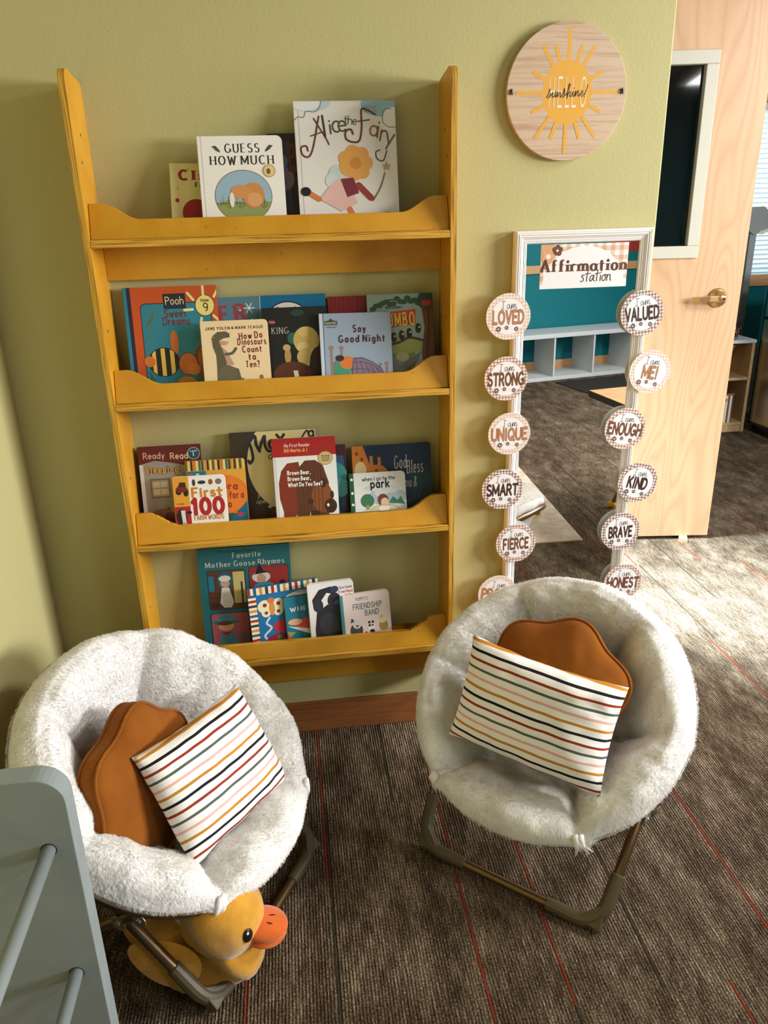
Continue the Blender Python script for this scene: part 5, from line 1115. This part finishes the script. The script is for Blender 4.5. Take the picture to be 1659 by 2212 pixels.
def make_chair(label, loc, yaw):
    t = thing('saucer_chair', label, 'chair', loc, (0, 0, yaw), 'folding saucer chairs')
    NU, rings = 180, [0.0, .06, .12, .18, .24, .30, .35, .39, .42, .45, .48, .51, .54, .57, .60, .64, .68, .72, .76, .80, .84, .88, .91, .94, .965, .985, 1.005, 1.02, 1.03, 1.035]
    b = MB(); P = []
    for rn in rings:
        row = []
        for j in range(NU):
            az = 360 * j / NU
            ds = min(abs((az - s + 180) % 360 - 180) for s in SEAMS)
            crease = math.exp(-(ds / 4.0) ** 2); wide = math.exp(-(ds / 12.0) ** 2)
            fk = 0.5 + 0.5 * math.cos(math.radians(az)); fk = 0.62 * fk * fk * (3 - 2 * fk)
            h = interp(BOWL, rn) * (1 - fk) + interp(FRONT, rn) * fk
            band = max(0, min((rn - 0.42) / 0.12, 1)) * max(0, min((1.06 - rn) / 0.2, 1))
            near = min(SEAMS, key=lambda s_: abs((az - s_ + 180) % 360 - 180))
            out_ = 1.0 if near in (33, 327) else 1 - max(0, min((rn - 0.66) / 0.26, 1)) * 0.75
            h -= (0.030 * crease + 0.030 * wide) * band * out_
            tuft = math.exp(-((rn - 0.50) / 0.07) ** 2) * math.exp(-(ds / 7.0) ** 2); h -= 0.030 * tuft
            h += 0.006 * (1 - math.exp(-((rn - 0.44) / 0.035) ** 2)) - 0.006
            # puffs, wrinkles
            q = Vector((rn * math.cos(math.radians(az)) * 4.2, rn * math.sin(math.radians(az)) * 4.2, 1.7))
            h += 0.011 * noise.noise(q) * (0.4 + band) + 0.006 * noise.noise(q * 2.6) * band
            h += 0.0035 * band * math.sin(math.radians(az) * 31 + 4 * noise.noise(q * 1.5)) * noise.noise(q * 1.3 + Vector((5, 0, 0)))
            r = rn * RC * (1 + 0.010 * noise.noise(Vector((math.cos(math.radians(az)) * 2.5, math.sin(math.radians(az)) * 2.5, 0))) * min(rn, 1) + (0.030 * crease * out_ - 0.006) * max(0, (rn - 0.9) / 0.12))
            row.append(rp(az, r, h))
        P.append(row)
    b.grid(P, M_FUR, True)
    cu = b.build('cushion', t, smooth=True, merge=True); fur(cu, 60000, 0.0115)
    b = MB(); P = []
    LIN = [(1.033, -0.032), (1.028, -0.048), (1.005, -0.058), (0.94, -0.066), (0.8, -0.098), (0.6, -0.145), (0.4, -0.172), (0.2, -0.178), (0.0, -0.178)]
    for rn, h in LIN:
        row = []
        for j in range(96):
            az = 360 * j / 96; sag = 0.012 * noise.noise(Vector((math.cos(math.radians(az)) * 5, math.sin(math.radians(az)) * 5, 3))) if 0.93 < rn < 1.03 else 0
            row.append(rp(az, rn * RC, h + sag))
        P.append(row)
    b.grid(P, M_SATIN, True); b.build('lining', t, smooth=True, merge=True)
    b = MB(); b.tube([rp(360 * i / 72, RC * 0.985, -0.068) for i in range(72)], 0.0115, M_BRONZE, 12, closed=True); b.build('rim_frame', t, smooth=True)
    # fleecy tips where the seams meet the rim
    rr = random.Random(11)
    for s in (33, 327):
        b = MB()
        for k in range(5):
            a0 = s + rr.uniform(-2.0, 2.0); b.tube([rp(a0, RC * 1.0, -0.015), rp(a0 + rr.uniform(-1, 1), RC * 1.045, -0.035), rp(a0 + rr.uniform(-3, 3), RC * rr.uniform(1.06, 1.085), -0.062 - rr.uniform(0, 0.012))], [0.007, 0.006, 0.0012], M_FUR, 8)
        b.build('fur_tuft', t, smooth=True)
    FX, BX, SY_ = 0.195, -0.25, 0.232
    def uleg(xf, az, lift):
        """U frame: floor bar at xf, arms rising to the ring at +-az"""
        pr, pl = rp(az, RC * 0.985, -0.068), rp(-az, RC * 0.985, -0.068)
        fr, fl = Vector((xf, SY_, 0.017)), Vector((xf, -SY_, 0.017))
        def corner(arm, foot, other):
            da = (arm - foot).normalized(); db = (other - foot).normalized(); R = 0.062; out = []
            for i in range(9):
                k = i / 8; p0 = foot + da * R; p2 = foot + db * R
                out.append(p0 * (1 - k) ** 2 + foot * 2 * k * (1 - k) + p2 * k * k)
            return out
        cr, cl = corner(pr, fr, fl), corner(pl, fl, fr)
        b = MB(); b.tube([pr] + cr + list(reversed(cl)) + [pl], 0.0118, M_BRONZE, 12)
        o = b.build('leg_frame', t, smooth=True)
        for c, arm, foot, oth in ((cr, pr, fr, fl), (cl, pl, fl, fr)):
            da = (arm - foot).normalized(); db = (oth - foot).normalized()
            b = MB(); b.tube([foot + da * 0.125, foot + da * 0.123] + c + [foot + db * 0.123, foot + db * 0.125], [0.0135, 0.0152] + [0.0165] * len(c) + [0.0152, 0.0135], M_CAP, 12)
            tip = foot + Vector((0, 0, 0.002))          # outer corner of the moulded foot
            q = [foot + da * 0.058, foot + db * 0.058, foot - (da + db) * 0.006]
            n_ = da.cross(db).normalized() * 0.0145
            k0 = len(b.v); b.v += [tuple(p + n_) for p in q] + [tuple(p - n_) for p in q]
            mi = b.mi_(M_CAP)
            for f in ((0, 1, 2), (5, 4, 3), (0, 3, 4, 1), (1, 4, 5, 2), (2, 5, 3, 0)): b.f.append(tuple(k0 + i for i in f)); b.mi.append(mi)
            b.build('corner_foot', o, bevel=0.003)
        return pr, pl, fr, fl
    a1 = uleg(FX, 118, 0); a2 = uleg(BX, 57, 0)
    for s in (0, 1):
        # pivot plates at the crossing and at the rim
        A0, A1, B0, B1 = a1[2 + s], a1[s], a2[2 + s], a2[s]
        best = min(((A0.lerp(A1, i / 60) - B0.lerp(B1, j / 60)).length, i, j) for i in range(61) for j in range(61))
        c = (A0.lerp(A1, best[1] / 60) + B0.lerp(B1, best[2] / 60)) / 2
        for cc, sz in ((c, 0.018), (B1 + Vector((-0.01, 0, -0.012)), 0.016), (A1 + Vector((0, 0, -0.012)), 0.018)):
            sg_ = 1 if cc.y > 0 else -1
            b = MB(); Mx = Matrix.Translation(cc + Vector((0, sg_ * 0.014, 0))) @ Matrix.Rotation(PI / 2, 4, 'X')
            b.lathe([(sz, -0.0012), (sz, 0.0012)], M_STEEL, Mx, 16); b.lathe([(0.005, -0.004), (0.0055, 0.0), (0.005, 0.004)], M_CHROME, Mx, 12)
            b.build('pivot_plate', t, bevel=0.0006)
    return t
make_chair('white fur saucer chair at the left, behind the grey rack with the duck below', (0.140, -0.615, 0), math.radians(-28.7))
make_chair('white fur saucer chair at the right, standing in front of the mirror', (1.000, -0.546, 0), math.radians(-131))

# ================================================================== PILLOWS
def basis(c, x, n):
    x = Vector(x).normalized(); n = Vector(n).normalized(); n = (n - x * n.dot(x)).normalized(); z = n.cross(x) * -1
    z = x.cross(-n)
    return Matrix((( x.x, -n.x, z.x, c[0]), (x.y, -n.y, z.y, c[1]), (x.z, -n.z, z.z, c[2]), (0, 0, 0, 1)))   # local -Y is the front
def lumbar(label, c, x, n, w, h, T, seed):
    b = MB(); NX, NZ = 44, 32; fr, bk = [], []
    def pt(i, j, s):
        u = -1 + 2 * i / NX; v = -1 + 2 * j / NZ
        e = (1 - abs(u) ** 3.2) * (1 - abs(v) ** 2.8)
        y = T * max(e, 0) ** 0.55
        q = Vector((u * 2.2 + seed, v * 2.2, s)); y += 0.006 * noise.noise(q) * min(1, 3 * e) + 0.0035 * noise.noise(q * 2.5) * min(1, 5 * e)
        X = u * w / 2 * (1 - 0.045 * (1 - v * v) * abs(u) ** 4); Z = v * h / 2 * (1 - 0.07 * (1 - u * u) * abs(v) ** 4)
        bow = 0.012 * (u * u) * 1.0
        return (X, -s * y + bow, Z + 0.004 * noise.noise(Vector((u * 3 + seed, 0, v))))
    b.grid([[pt(i, j, 1) for j in range(NZ + 1)] for i in range(NX + 1)], M_STRIPE)
    b.grid([[pt(i, j, -1) for j in range(NZ + 1)] for i in range(NX + 1)], M_STRIPE)
    o = b.build('striped_pillow', smooth=True, merge=True)
    o.matrix_world = basis(c, x, n)
    return tag(o, label, 'pillow', 'striped lumbar pillows')
lumbar('striped cream lumbar pillow lying in the right hand white chair', (0.937, -0.640, 0.460), (0.773, -0.631, -0.065), (-0.563, -0.73, 0.388), 0.372, 0.250, 0.055, 1.0)
lumbar('striped cream lumbar pillow lying in the left white chair', (0.228, -0.628, 0.387), (0.586, 0.808, -0.059), (0.697, -0.465, 0.546), 0.332, 0.262, 0.052, 4.0)
def shaped(label, c, x, n, R, T, lobes, phase, amp, box):
    t = tag(bpy.data.objects.new('rust_pillow', None), label, 'pillow', 'rust corduroy pillows'); COL.objects.link(t); t.empty_display_size = 0.05
    t.matrix_world = basis(c, x, n)
    NA, NR = 120, 18
    def rad(a): return R * (1 + amp * math.cos(lobes * (a - phase)) + 0.02 * math.cos(2 * a))
    b = MB()
    for s in (1, -1):
        P = []
        for i in range(NR + 1):
            rho = i / NR; row = []
            for j in range(NA):
                a = 2 * PI * j / NA; y = T * (box + (1 - box) * (1 - rho ** 2.6) ** 0.6) if rho < 1 else T * box
                q = Vector((rho * math.cos(a) * 2, rho * math.sin(a) * 2, s * 2.0)); y += 0.008 * noise.noise(q) * (1 - rho)
                y += 0.004 * noise.noise(q * 2.2) * (1 - rho ** 4)
                row.append((rad(a) * rho * math.cos(a), -s * y, rad(a) * rho * math.sin(a)))
            P.append(row)
        b.grid(P, M_RUST, True)
    rim = [[(rad(2 * PI * j / NA) * (1 + 0.03 * (1 - k * k)) * math.cos(2 * PI * j / NA), k * T * box, rad(2 * PI * j / NA) * (1 + 0.03 * (1 - k * k)) * math.sin(2 * PI * j / NA)) for j in range(NA)] for k in (-1, -0.5, 0, 0.5, 1)]
    b.grid(rim, M_RUST, True)
    b.build('pillow_body', t, smooth=True, merge=True)
    for s in (-1, 1):
        b = MB(); b.tube([(rad(2 * PI * j / NA) * 1.01 * math.cos(2 * PI * j / NA), s * T * box, rad(2 * PI * j / NA) * 1.01 * math.sin(2 * PI * j / NA)) for j in range(NA)], 0.0034, M_RUST, 8, closed=True)
        b.build('piping', t, smooth=True)
    return t
shaped('rust corduroy pillow behind the striped one in the right hand chair', (1.014, -0.556, 0.466), (0.80, -0.60, -0.10), (-0.50, -0.66, 0.56), 0.163, 0.050, 6, math.radians(82), 0.065, 0.22)
shaped('rust corduroy pillow behind the striped one in the left chair', (0.066, -0.655, 0.388), (0.30, 0.90, 0.25), (0.93, -0.24, 0.25), 0.165, 0.046, 6, math.radians(120), 0.065, 0.45)

# ================================================================== PLUSH DUCK
dk = thing('plush_duck', 'yellow plush duck with an orange bill on the floor under the left chair', 'stuffed toy', (0.175, -0.815, 0.0), (0, 0, math.radians(-14)))
AA, AB = Vector((0.2, -0.912, 0.017)), Vector((-0.1, -0.79, 0.52))
dm = Matrix.Translation((0.175, -0.815, 0.0)) @ Matrix.Rotation(math.radians(-14), 4, 'Z'); dmi = dm.inverted()
def squash(b, r=0.042, soft=0.97):
    """plush gives way where the chair's tubes press on it"""
    for i, v in enumerate(b.v):
        p = dm @ Vector(v)
        k = min(max((p.z - AA.z) / (AB.z - AA.z), -0.2), 1); ax = AA.lerp(AB, k)
        w = 1 - min(max((p.x - ax.x - 0.035) / 0.07, 0), 1); w = w * w * (3 - 2 * w)
        lim = ax.y + r
        if p.y < lim: p.y = p.y + (lim - p.y) * w * soft
        p.z = max(p.z, 0.002 + 0.0); b.v[i] = tuple(dmi @ p)
def lump(p, s, k): return p * (1 + k * noise.noise(p * s))
b = MB(); b.blob((0.0, 0, 0.078), 0.135, 0.105, 0.082, M_DUCK, None, 40, 26, lambda p: lump(Vector((p.x, p.y * (1 - 0.25 * max(-p.x, 0)), p.z + (0.35 * max(-p.x - 0.3, 0)))), 2.2, 0.05)); squash(b); b.build('body', dk, smooth=True, merge=True)
b = MB(); b.blob((0.055, -0.003, 0.178), 0.086, 0.080, 0.090, M_DUCK, None, 40, 28, lambda p: lump(p, 2.0, 0.045)); squash(b, 0.024); b.build('head', dk, smooth=True, merge=True)
b = MB(); b.blob((-0.135, 0.02, 0.120), 0.062, 0.055, 0.038, M_DUCK, Matrix.Rotation(math.radians(38), 4, 'Y'), 24, 16, lambda p: Vector((p.x, p.y * (1 - 0.5 * max(-p.x, 0)), p.z))); squash(b); b.build('tail', dk, smooth=True, merge=True)
for s in (-1, 1):
    b = MB(); Mw = Matrix.Rotation(math.radians(28), 4, 'Y') @ Matrix.Rotation(s * math.radians(14), 4, 'X')
    b.blob((-0.045, s * 0.100, 0.112), 0.080, 0.030, 0.046, M_DUCK, Mw, 32, 20, lambda p: Vector((p.x, p.y, p.z * (1 + 0.25 * p.x)))); squash(b, 0.024, 0.86); b.build('wing', dk, smooth=True, merge=True)
b = MB()
for dz, rz, rx in ((0.0, 0.016, 0.05), (-0.018, 0.012, 0.046)):
    b.blob((0.142, 0.0, 0.160 + dz), rx, 0.044, rz, M_BEAK, Matrix.Rotation(math.radians(4), 4, 'Y'), 24, 14)
b.build('bill', dk, smooth=True, merge=True)
b = MB()
for s in (-1, 1): b.blob((0.158, s * 0.010, 0.1752), 0.0075, 0.001, 0.0012, M_BLACK, Matrix.Rotation(s * 0.2, 4, 'Z'), 8, 6)
b.build('nostril_stitch', dk, smooth=True)
for s in (-1, 1):
    ed = Vector((0.80, s * 0.58, 0.06)).normalized(); c = Vector((0.055, -0.003, 0.178)) + Vector((ed.x * 0.086, ed.y * 0.080, ed.z * 0.09))
    q = ed.to_track_quat('Z', 'Y').to_matrix().to_4x4()
    b = MB(); b.blob(c, 0.0115, 0.016, 0.0045, M_BLACK, q, 20, 12); e = b.build('eye', dk, smooth=True, merge=True)
    b = MB(); b.blob(c + ed * 0.0042 + Vector((-0.002, 0, 0.0065)), 0.0035, 0.0052, 0.0012, M_WHITE, q, 12, 8); b.build('eye_glint', e, smooth=True, merge=True)
b = MB(); b.poly([(-0.075, 0.012, 0.155), (-0.030, -0.022, 0.150), (-0.028, -0.020, 0.205), (-0.070, 0.010, 0.215)], M_PAPER); b.poly([(-0.075, 0.013, 0.155), (-0.070, 0.011, 0.215), (-0.028, -0.019, 0.205), (-0.030, -0.021, 0.150)], M_PAPER)
b.build('care_tag', dk, recalc=False)

# ================================================================== GREY RACK IN THE FOREGROUND
rk = thing('dowel_rack', 'grey painted wooden rack with round dowels at the lower left, beside the chair', 'rack', (-0.25, -1.20, 0))
b = MB(); PT = 0.038; x1 = 0.0605; zt = 0.735
out = [(-0.60, 0.0), (x1 - 0.012, 0.0)] + arc(x1 - 0.050, zt - 0.046, 0.046, 0.046, 0, 90, 8) + [(-0.55, zt - 0.004)] + arc(-0.55, zt - 0.050, 0.046, 0.046, 90, 180, 8)
b.prism(out, -1.05, -1.05 + PT, M_GREY); par(b.build('side_panel', bevel=0.0015), rk)
b = MB(); b.prism(out, -1.86, -1.86 + PT, M_GREY); par(b.build('side_panel', bevel=0.0015), rk)
for (x, z) in ((0.0154, 0.600), (0.0134, 0.329), (-0.52, 0.600), (-0.52, 0.329)):
    b = MB(); b.tube([(x, -1.0495, z), (x, -1.822, z)], 0.0112, M_GREY, 20); d_ = par(b.build('dowel', smooth=True), rk)
    b = MB(); b.lathe([(0.0128, 0.0), (0.0128, 0.0003)], M_BLACK, Matrix.Translation((x, -1.0500, z)) @ Matrix.Rotation(PI / 2, 4, 'X'), 24); par(b.build('socket', smooth=False), rk)

# ================================================================== BEYOND THE DOOR
cb = thing('low_bookcase', 'small pale pine bookcase against the teal wall beyond the door', 'bookcase', (3.2, 3.12, 0))
b = MB(); SX0, SX1, SY0, SY1 = 2.75, 3.657, 2.979, 3.26
b.box(SX1 - 0.022, SX1, SY0, SY1, 0, 0.635, M_PINE); b.box(SX0, SX0 + 0.022, SY0, SY1, 0, 0.635, M_PINE)
b.box(SX0 + 0.022, SX1 - 0.022, SY1 - 0.008, SY1, 0.03, 0.635, M_PINE); par(b.build('carcass', bevel=0.001), cb)
for z in (0.05, 0.375): 
    b = MB(); b.box(SX0 + 0.022, SX1 - 0.022, SY0 + 0.004, SY1 - 0.008, z, z + 0.02, M_PINE); par(b.build('shelf_board', bevel=0.001), cb)
b = MB(); b.box(SX0 - 0.004, SX1 + 0.004, SY0 - 0.006, SY1, 0.635, 0.657, M_LAM); par(b.build('top_board', bevel=0.002), cb)
b = MB(); b.box(SX0 + 0.022, SX1 - 0.022, SY0 + 0.01, SY0 + 0.024, 0.0, 0.05, M_PINE); par(b.build('plinth'), cb)
M_WICK = wood('seagrass_weave', (176, 146, 104), (130, 102, 66), (40, 40, 90), 0.8, bump=0.3)
bt = thing('wicker_basket', 'tapered woven basket on the upper shelf of the pine bookcase', 'basket', (3.46, 3.10, 0.395))
b = MB(); b.lathe([(0.045, 0.0), (0.06, 0.06), (0.085, 0.16), (0.105, 0.215), (0.098, 0.215), (0.078, 0.16), (0.05, 0.01)], M_WICK, None, 28, cap=False); b.build('woven_body', bt, smooth=True)
b = MB(); b.tube([(0.102 * math.cos(2 * PI * i / 28), 0.102 * math.sin(2 * PI * i / 28), 0.216) for i in range(28)], 0.007, M_WICK, 8, closed=True); b.build('rolled_rim', bt, smooth=True)
b = MB(); b.lathe([(0.046, 0.004), (0.047, 0.008)], M_WICK, None, 24); b.build('bottom', bt)
def stripe_bin():
    m = mat('brown_white_stripe', (226, 216, 204), 0.8); g = NT(m)
    c = g.n('ShaderNodeTexCoord'); sp = g.n('ShaderNodeSeparateXYZ'); g.link(c.outputs['Object'], sp.inputs[0])
    f = g.math('GREATER_THAN', g.math('FRACT', g.math('DIVIDE', g.math('ADD', g.math('ADD', sp.outputs[0], sp.outputs[1]), 2.0), 0.031)), 0.5)
    g.link(g.mix(f, lin((226, 216, 204)), lin((112, 78, 62))), g.b.inputs['Base Color']); return m
sb = thing('storage_bin', 'brown and white striped fabric bin on the bottom shelf of the pine bookcase', 'bin', (3.44, 3.105, 0.0705))
b = MB()
for (x0, x1_, y0, y1_) in ((-0.12, 0.12, -0.11, -0.104), (-0.12, 0.12, 0.104, 0.11), (-0.12, -0.114, -0.104, 0.104), (0.114, 0.12, -0.104, 0.104)): b.box(x0, x1_, y0, y1_, 0, 0.205, stripe_bin())
b.box(-0.114, 0.114, -0.104, 0.104, 0, 0.006, M_BLACK); b.build('bin_body', sb)
b = MB(); b.box(-0.122, 0.122, -0.112, -0.106, 0.196, 0.212, M_BASE); b.box(-0.122, 0.122, 0.106, 0.112, 0.196, 0.212, M_BASE); b.box(0.116, 0.122, -0.106, 0.106, 0.196, 0.212, M_BASE); b.box(-0.122, -0.116, -0.106, 0.106, 0.196, 0.212, M_BASE); b.build('top_band', sb)
b = MB(); b.tube([(0.0, -0.112, 0.17), (0.02, -0.125, 0.15), (0.05, -0.125, 0.15), (0.07, -0.112, 0.17)], 0.004, M_BASE, 8); b.build('handle', sb, smooth=True)
bo = tag(bpy.data.objects.new('toy_car', None), 'dark toy lying on top of the striped bin', 'toy'); COL.objects.link(bo); bo.location = (3.42, 3.08, 0.2825)
b = MB(); b.box(-0.07, 0.07, -0.112, 0.112, 0.0, 0.008, M_BLACK); b.blob((0.0, 0, 0.03), 0.05, 0.05, 0.024, M_BLACK, None, 16, 10); b.build('toy_body', bo)
jr = thing('glass_bottle', 'dark red bottle in a wire holder on the pine bookcase top', 'bottle', (3.53, 3.06, 0.6575))
b = MB(); b.lathe([(0.026, 0.0), (0.028, 0.01), (0.028, 0.085), (0.012, 0.115), (0.011, 0.15)], mat('dark_red_glass', (92, 20, 24), 0.1), None, 20); b.build('bottle_body', jr, smooth=True)
b = MB()
for z in (0.012, 0.05): b.tube([(0.036 * math.cos(2 * PI * i / 20), 0.036 * math.sin(2 * PI * i / 20), z) for i in range(20)], 0.002, M_CHROME, 6, closed=True)
for i in range(4): b.tube([(0.036 * math.cos(i * PI / 2), 0.036 * math.sin(i * PI / 2), 0.0025), (0.036 * math.cos(i * PI / 2), 0.036 * math.sin(i * PI / 2), 0.06), (0.05 * math.cos(i * PI / 2), 0.05 * math.sin(i * PI / 2), 0.075)], 0.0018, M_CHROME, 6)
b.build('wire_holder', jr, smooth=True)
# play stand with a scalloped valance in front of the window
ps = thing('play_stand', 'grey play market stand with a scalloped canopy before the blinds', 'play stand', (4.2, 3.45, 0))
PSY = 3.42; b = MB()
for x in (3.772, 4.66):
    b = MB(); b.box(x, x + 0.05, PSY, PSY + 0.05, 0, 1.36, M_GREY); par(b.build('post', bevel=0.003), ps)
b = MB(); b.prism([(3.745, 1.36), (3.745, 1.515), (3.845, 1.517), (3.90, 1.478), (4.02, 1.44), (4.46, 1.44), (4.60, 1.478), (4.64, 1.517), (4.74, 1.515), (4.74, 1.36), (4.65, 1.36), (4.60, 1.372), (4.5, 1.378), (4.0, 1.378), (3.90, 1.372), (3.84, 1.352), (3.815, 1.33), (3.79, 1.33)], PSY - 0.012, PSY + 0.012, M_GREY); par(b.build('header_board', bevel=0.002), ps)
b = MB(); xs = [3.83 + i * 0.0105 for i in range(78)]
b.grid([[(x, PSY + 0.03, 1.40) for x in xs], [(x, PSY + 0.03, 1.345 - 0.018 * abs(math.sin((x - 3.83) * PI / 0.084))) for x in xs]], mat('canvas', (214, 206, 190), 0.9)); v_ = b.build('valance', recalc=False); par(v_, ps)
sm = v_.modifiers.new('solid', 'SOLIDIFY'); sm.thickness = 0.002
b = MB(); b.box(3.772, 4.71, PSY, PSY + 0.3, 0.0, 0.02, M_GREY); b.box(3.80, 4.68, PSY + 0.2, PSY + 0.22, 0.02, 0.5, M_GREY); par(b.build('counter', bevel=0.002), ps)
# stainless fridge at the frame edge
fg = thing('small_fridge', 'stainless fridge with black cabinet at the right picture edge beyond the door', 'fridge', (4.05, 2.7, 0))
M_SS = mat('brushed_stainless', (176, 164, 140), 0.3, 0.85)
FA = math.atan2(2.7513 - 2.9944, 3.7091 - 3.693)
Mf = Matrix.Translation((3.696, 2.992, 0)) @ Matrix.Rotation(math.radians(-86), 4, 'Z')
b = MB(); b.box(0, 0.62, 0.03, 0.60, 0.0, 1.10, M_BLACK, Mf); par(b.build('cabinet', bevel=0.004), fg)
for z0, z1, nm in ((0.08, 0.795, 'fridge_door'), (0.815, 1.095, 'freezer_door')):
    b = MB(); b.box(0.0, 0.62, -0.004, 0.03, z0 - 0.02, z1 + 0.004, M_BLACK, Mf); b.box(0.022, 0.60, -0.010, -0.004, z0, z1, M_SS, Mf); d_ = par(b.build(nm, bevel=0.003), fg)
    b = MB(); b.tube([Mf @ Vector((0.56, -0.012, z1 - 0.03)), Mf @ Vector((0.56, -0.05, z1 - 0.05)), Mf @ Vector((0.56, -0.05, z1 - 0.22)), Mf @ Vector((0.56, -0.012, z1 - 0.24))], 0.008, M_STEEL, 10); h_ = b.build('handle', smooth=True); h_.parent = d_; h_.matrix_parent_inverse = Matrix.Identity(4)

# ================================================================== BEHIND THE PHOTOGRAPHER (seen in the mirror)
MT = Matrix.Translation(TA) @ Matrix.Rotation(TEALROT, 4, 'Z')
CBX0 = 2.35; CBX1 = 4.55
kb = thing('cubby_bench', 'long white cubby bench standing against the teal wall, seen in the mirror', 'storage bench', tuple(MT @ Vector(((CBX0 + CBX1) / 2, 0.2, 0))), (0, 0, TEALROT))
cx0, cx1 = -(CBX1 - CBX0) / 2, (CBX1 - CBX0) / 2; y0, y1 = -0.185, 0.19
b = MB(); b.box(cx0 - 0.01, cx1 + 0.01, y0, y1 + 0.012, 0.405, 0.445, M_LAM); b.build('top_board', kb, bevel=0.003)
b = MB(); b.box(cx0, cx1, y0, y1, 0.0, 0.035, M_LAM); b.build('bottom_board', kb, bevel=0.002)
n = 6
for i in range(n):
    x = cx0 + (cx1 - cx0 - 0.018) * i / (n - 1); b = MB(); b.box(x, x + 0.018, y0, y1, 0.035, 0.405, M_LAM); b.build('divider', kb, bevel=0.001)
mt = thing('door_mat', 'black door mat on the carpet before the white cubby bench', 'mat', (3.55, -4.83, 0), (0, 0, TEALROT))
b = MB(); b.box(-0.58, 0.75, -0.28, 0.42, 0.0, 0.008, mat('black_rubber_mat', (34, 30, 27), 0.95)); b.build('rubber_mat', mt, bevel=0.002)
# activity table
tb = thing('activity_table', 'wood top classroom table with black edge and metal legs, seen in the mirror', 'table', (2.472, -1.535, 0), (0, 0, math.radians(0)))
M_TOP = wood('oak_laminate_top', (206, 164, 116), (178, 132, 84), (4, 50, 50), 0.4, (0.4, 0.62), 1.5, 0.02, 1.5)
b = MB(); b.prism([(-0.51, -0.22), (0.60, -0.42), (0.72, 0.3), (-0.40, 0.62)], 0.620, 0.655, M_TOP, M_BLACK, axis='z'); b.build('table_top', tb, bevel=0.002)
for (xa, ya, xb, yb_) in ((-0.14, -0.02, -0.34, -0.20), (0.45, -0.2, 0.55, -0.34), (0.5, 0.2, 0.62, 0.26), (-0.2, 0.35, -0.3, 0.5)):
    b = MB(); b.tube([(xa, ya, 0.62), (xb, yb_, 0.02)], 0.0125, M_STEEL, 14); l_ = b.build('leg', tb, smooth=True)
    b = MB(); b.blob((xb, yb_, 0.022), 0.022, 0.022, 0.021, mat('tennis_yellow', (214, 160, 52), 0.8), None, 16, 10); b.build('foot_ball', l_, smooth=True, merge=True)
# pale rug
rg = thing('area_rug', 'pale rug with mustard spots lying behind the photographer, seen in the mirror', 'rug', (1.3, -2.1, 0))
M_RUG = mat('cream_rug', (206, 190, 172), 0.95); g = NT(M_RUG); g.link(g.ramp(g.noise(g.coord((1, 1, 1)), 14, 4, 0.65), [(0.35, lin((188, 168, 148))), (0.65, lin((216, 202, 186)))]), g.b.inputs['Base Color'])
b = MB(); b.prism([(0.515, 0.775), (-0.9, 0.775 - 0.03), (-0.9, -1.3), (0.56, -1.3)], 0.0, 0.008, M_RUG, axis='z'); b.build('rug_pile', rg, bevel=0.002)
for (x, y, r) in ((0.36, 0.42, 0.055), (0.05, 0.2, 0.07), (0.2, -0.2, 0.06), (-0.3, 0.4, 0.06), (0.3, -0.7, 0.06)): 
    b = MB(); b.poly([(x + a_, y + c_, 0.0086) for a_, c_ in circ(0, 0, r, r * 0.8)], ink((206, 158, 72), 0.95)); b.build('rug_spot', rg, recalc=False)
b = MB(); b.poly([(0.26 + a_, 0.26 + c_, 0.0086) for a_, c_ in circ(0, 0, 0.05, 0.04)], ink((120, 124, 124), 0.95))
b.build('rug_spot', rg, recalc=False)
# plain poster and a white wall letter on the teal wall
po = thing('poster', 'small white and red poster on the teal wall, at the mirror top right corner', 'poster', tuple(MT @ Vector((4.22, 0.003, 1.33))), (0, 0, TEALROT))
b = MB(); b.box(-0.2, 0.2, -0.001, 0.001, -0.2, 0.2, ink((222, 218, 214))); b.box(-0.2, 0.2, 0.0011, 0.0016, -0.2, -0.07, ink((160, 52, 46)))
b.prism(circ(0.02, 0.03, 0.10, 0.08), 0.0011, 0.0018, ink((60, 44, 36))); b.prism(circ(-0.06, 0.1, 0.06, 0.07), 0.0011, 0.0019, ink((150, 110, 80))); b.build('printed_sheet', po)
wl = thing('wall_letter', 'white letter on the teal wall above the wood rail, mirror left edge', 'letter', tuple(MT @ Vector((3.02, 0.004, 1.06))), (0, 0, TEALROT))
b = MB()
polys, W = letter_polys('G', 'sans', 0.2)
for p, lv in polys: b.prism([(-q * 0.09, r_ * 0.10) for q, r_ in p], 0.0, 0.006 + lv * 0.0001, M_WHITE)
b.build('letter_body', wl)
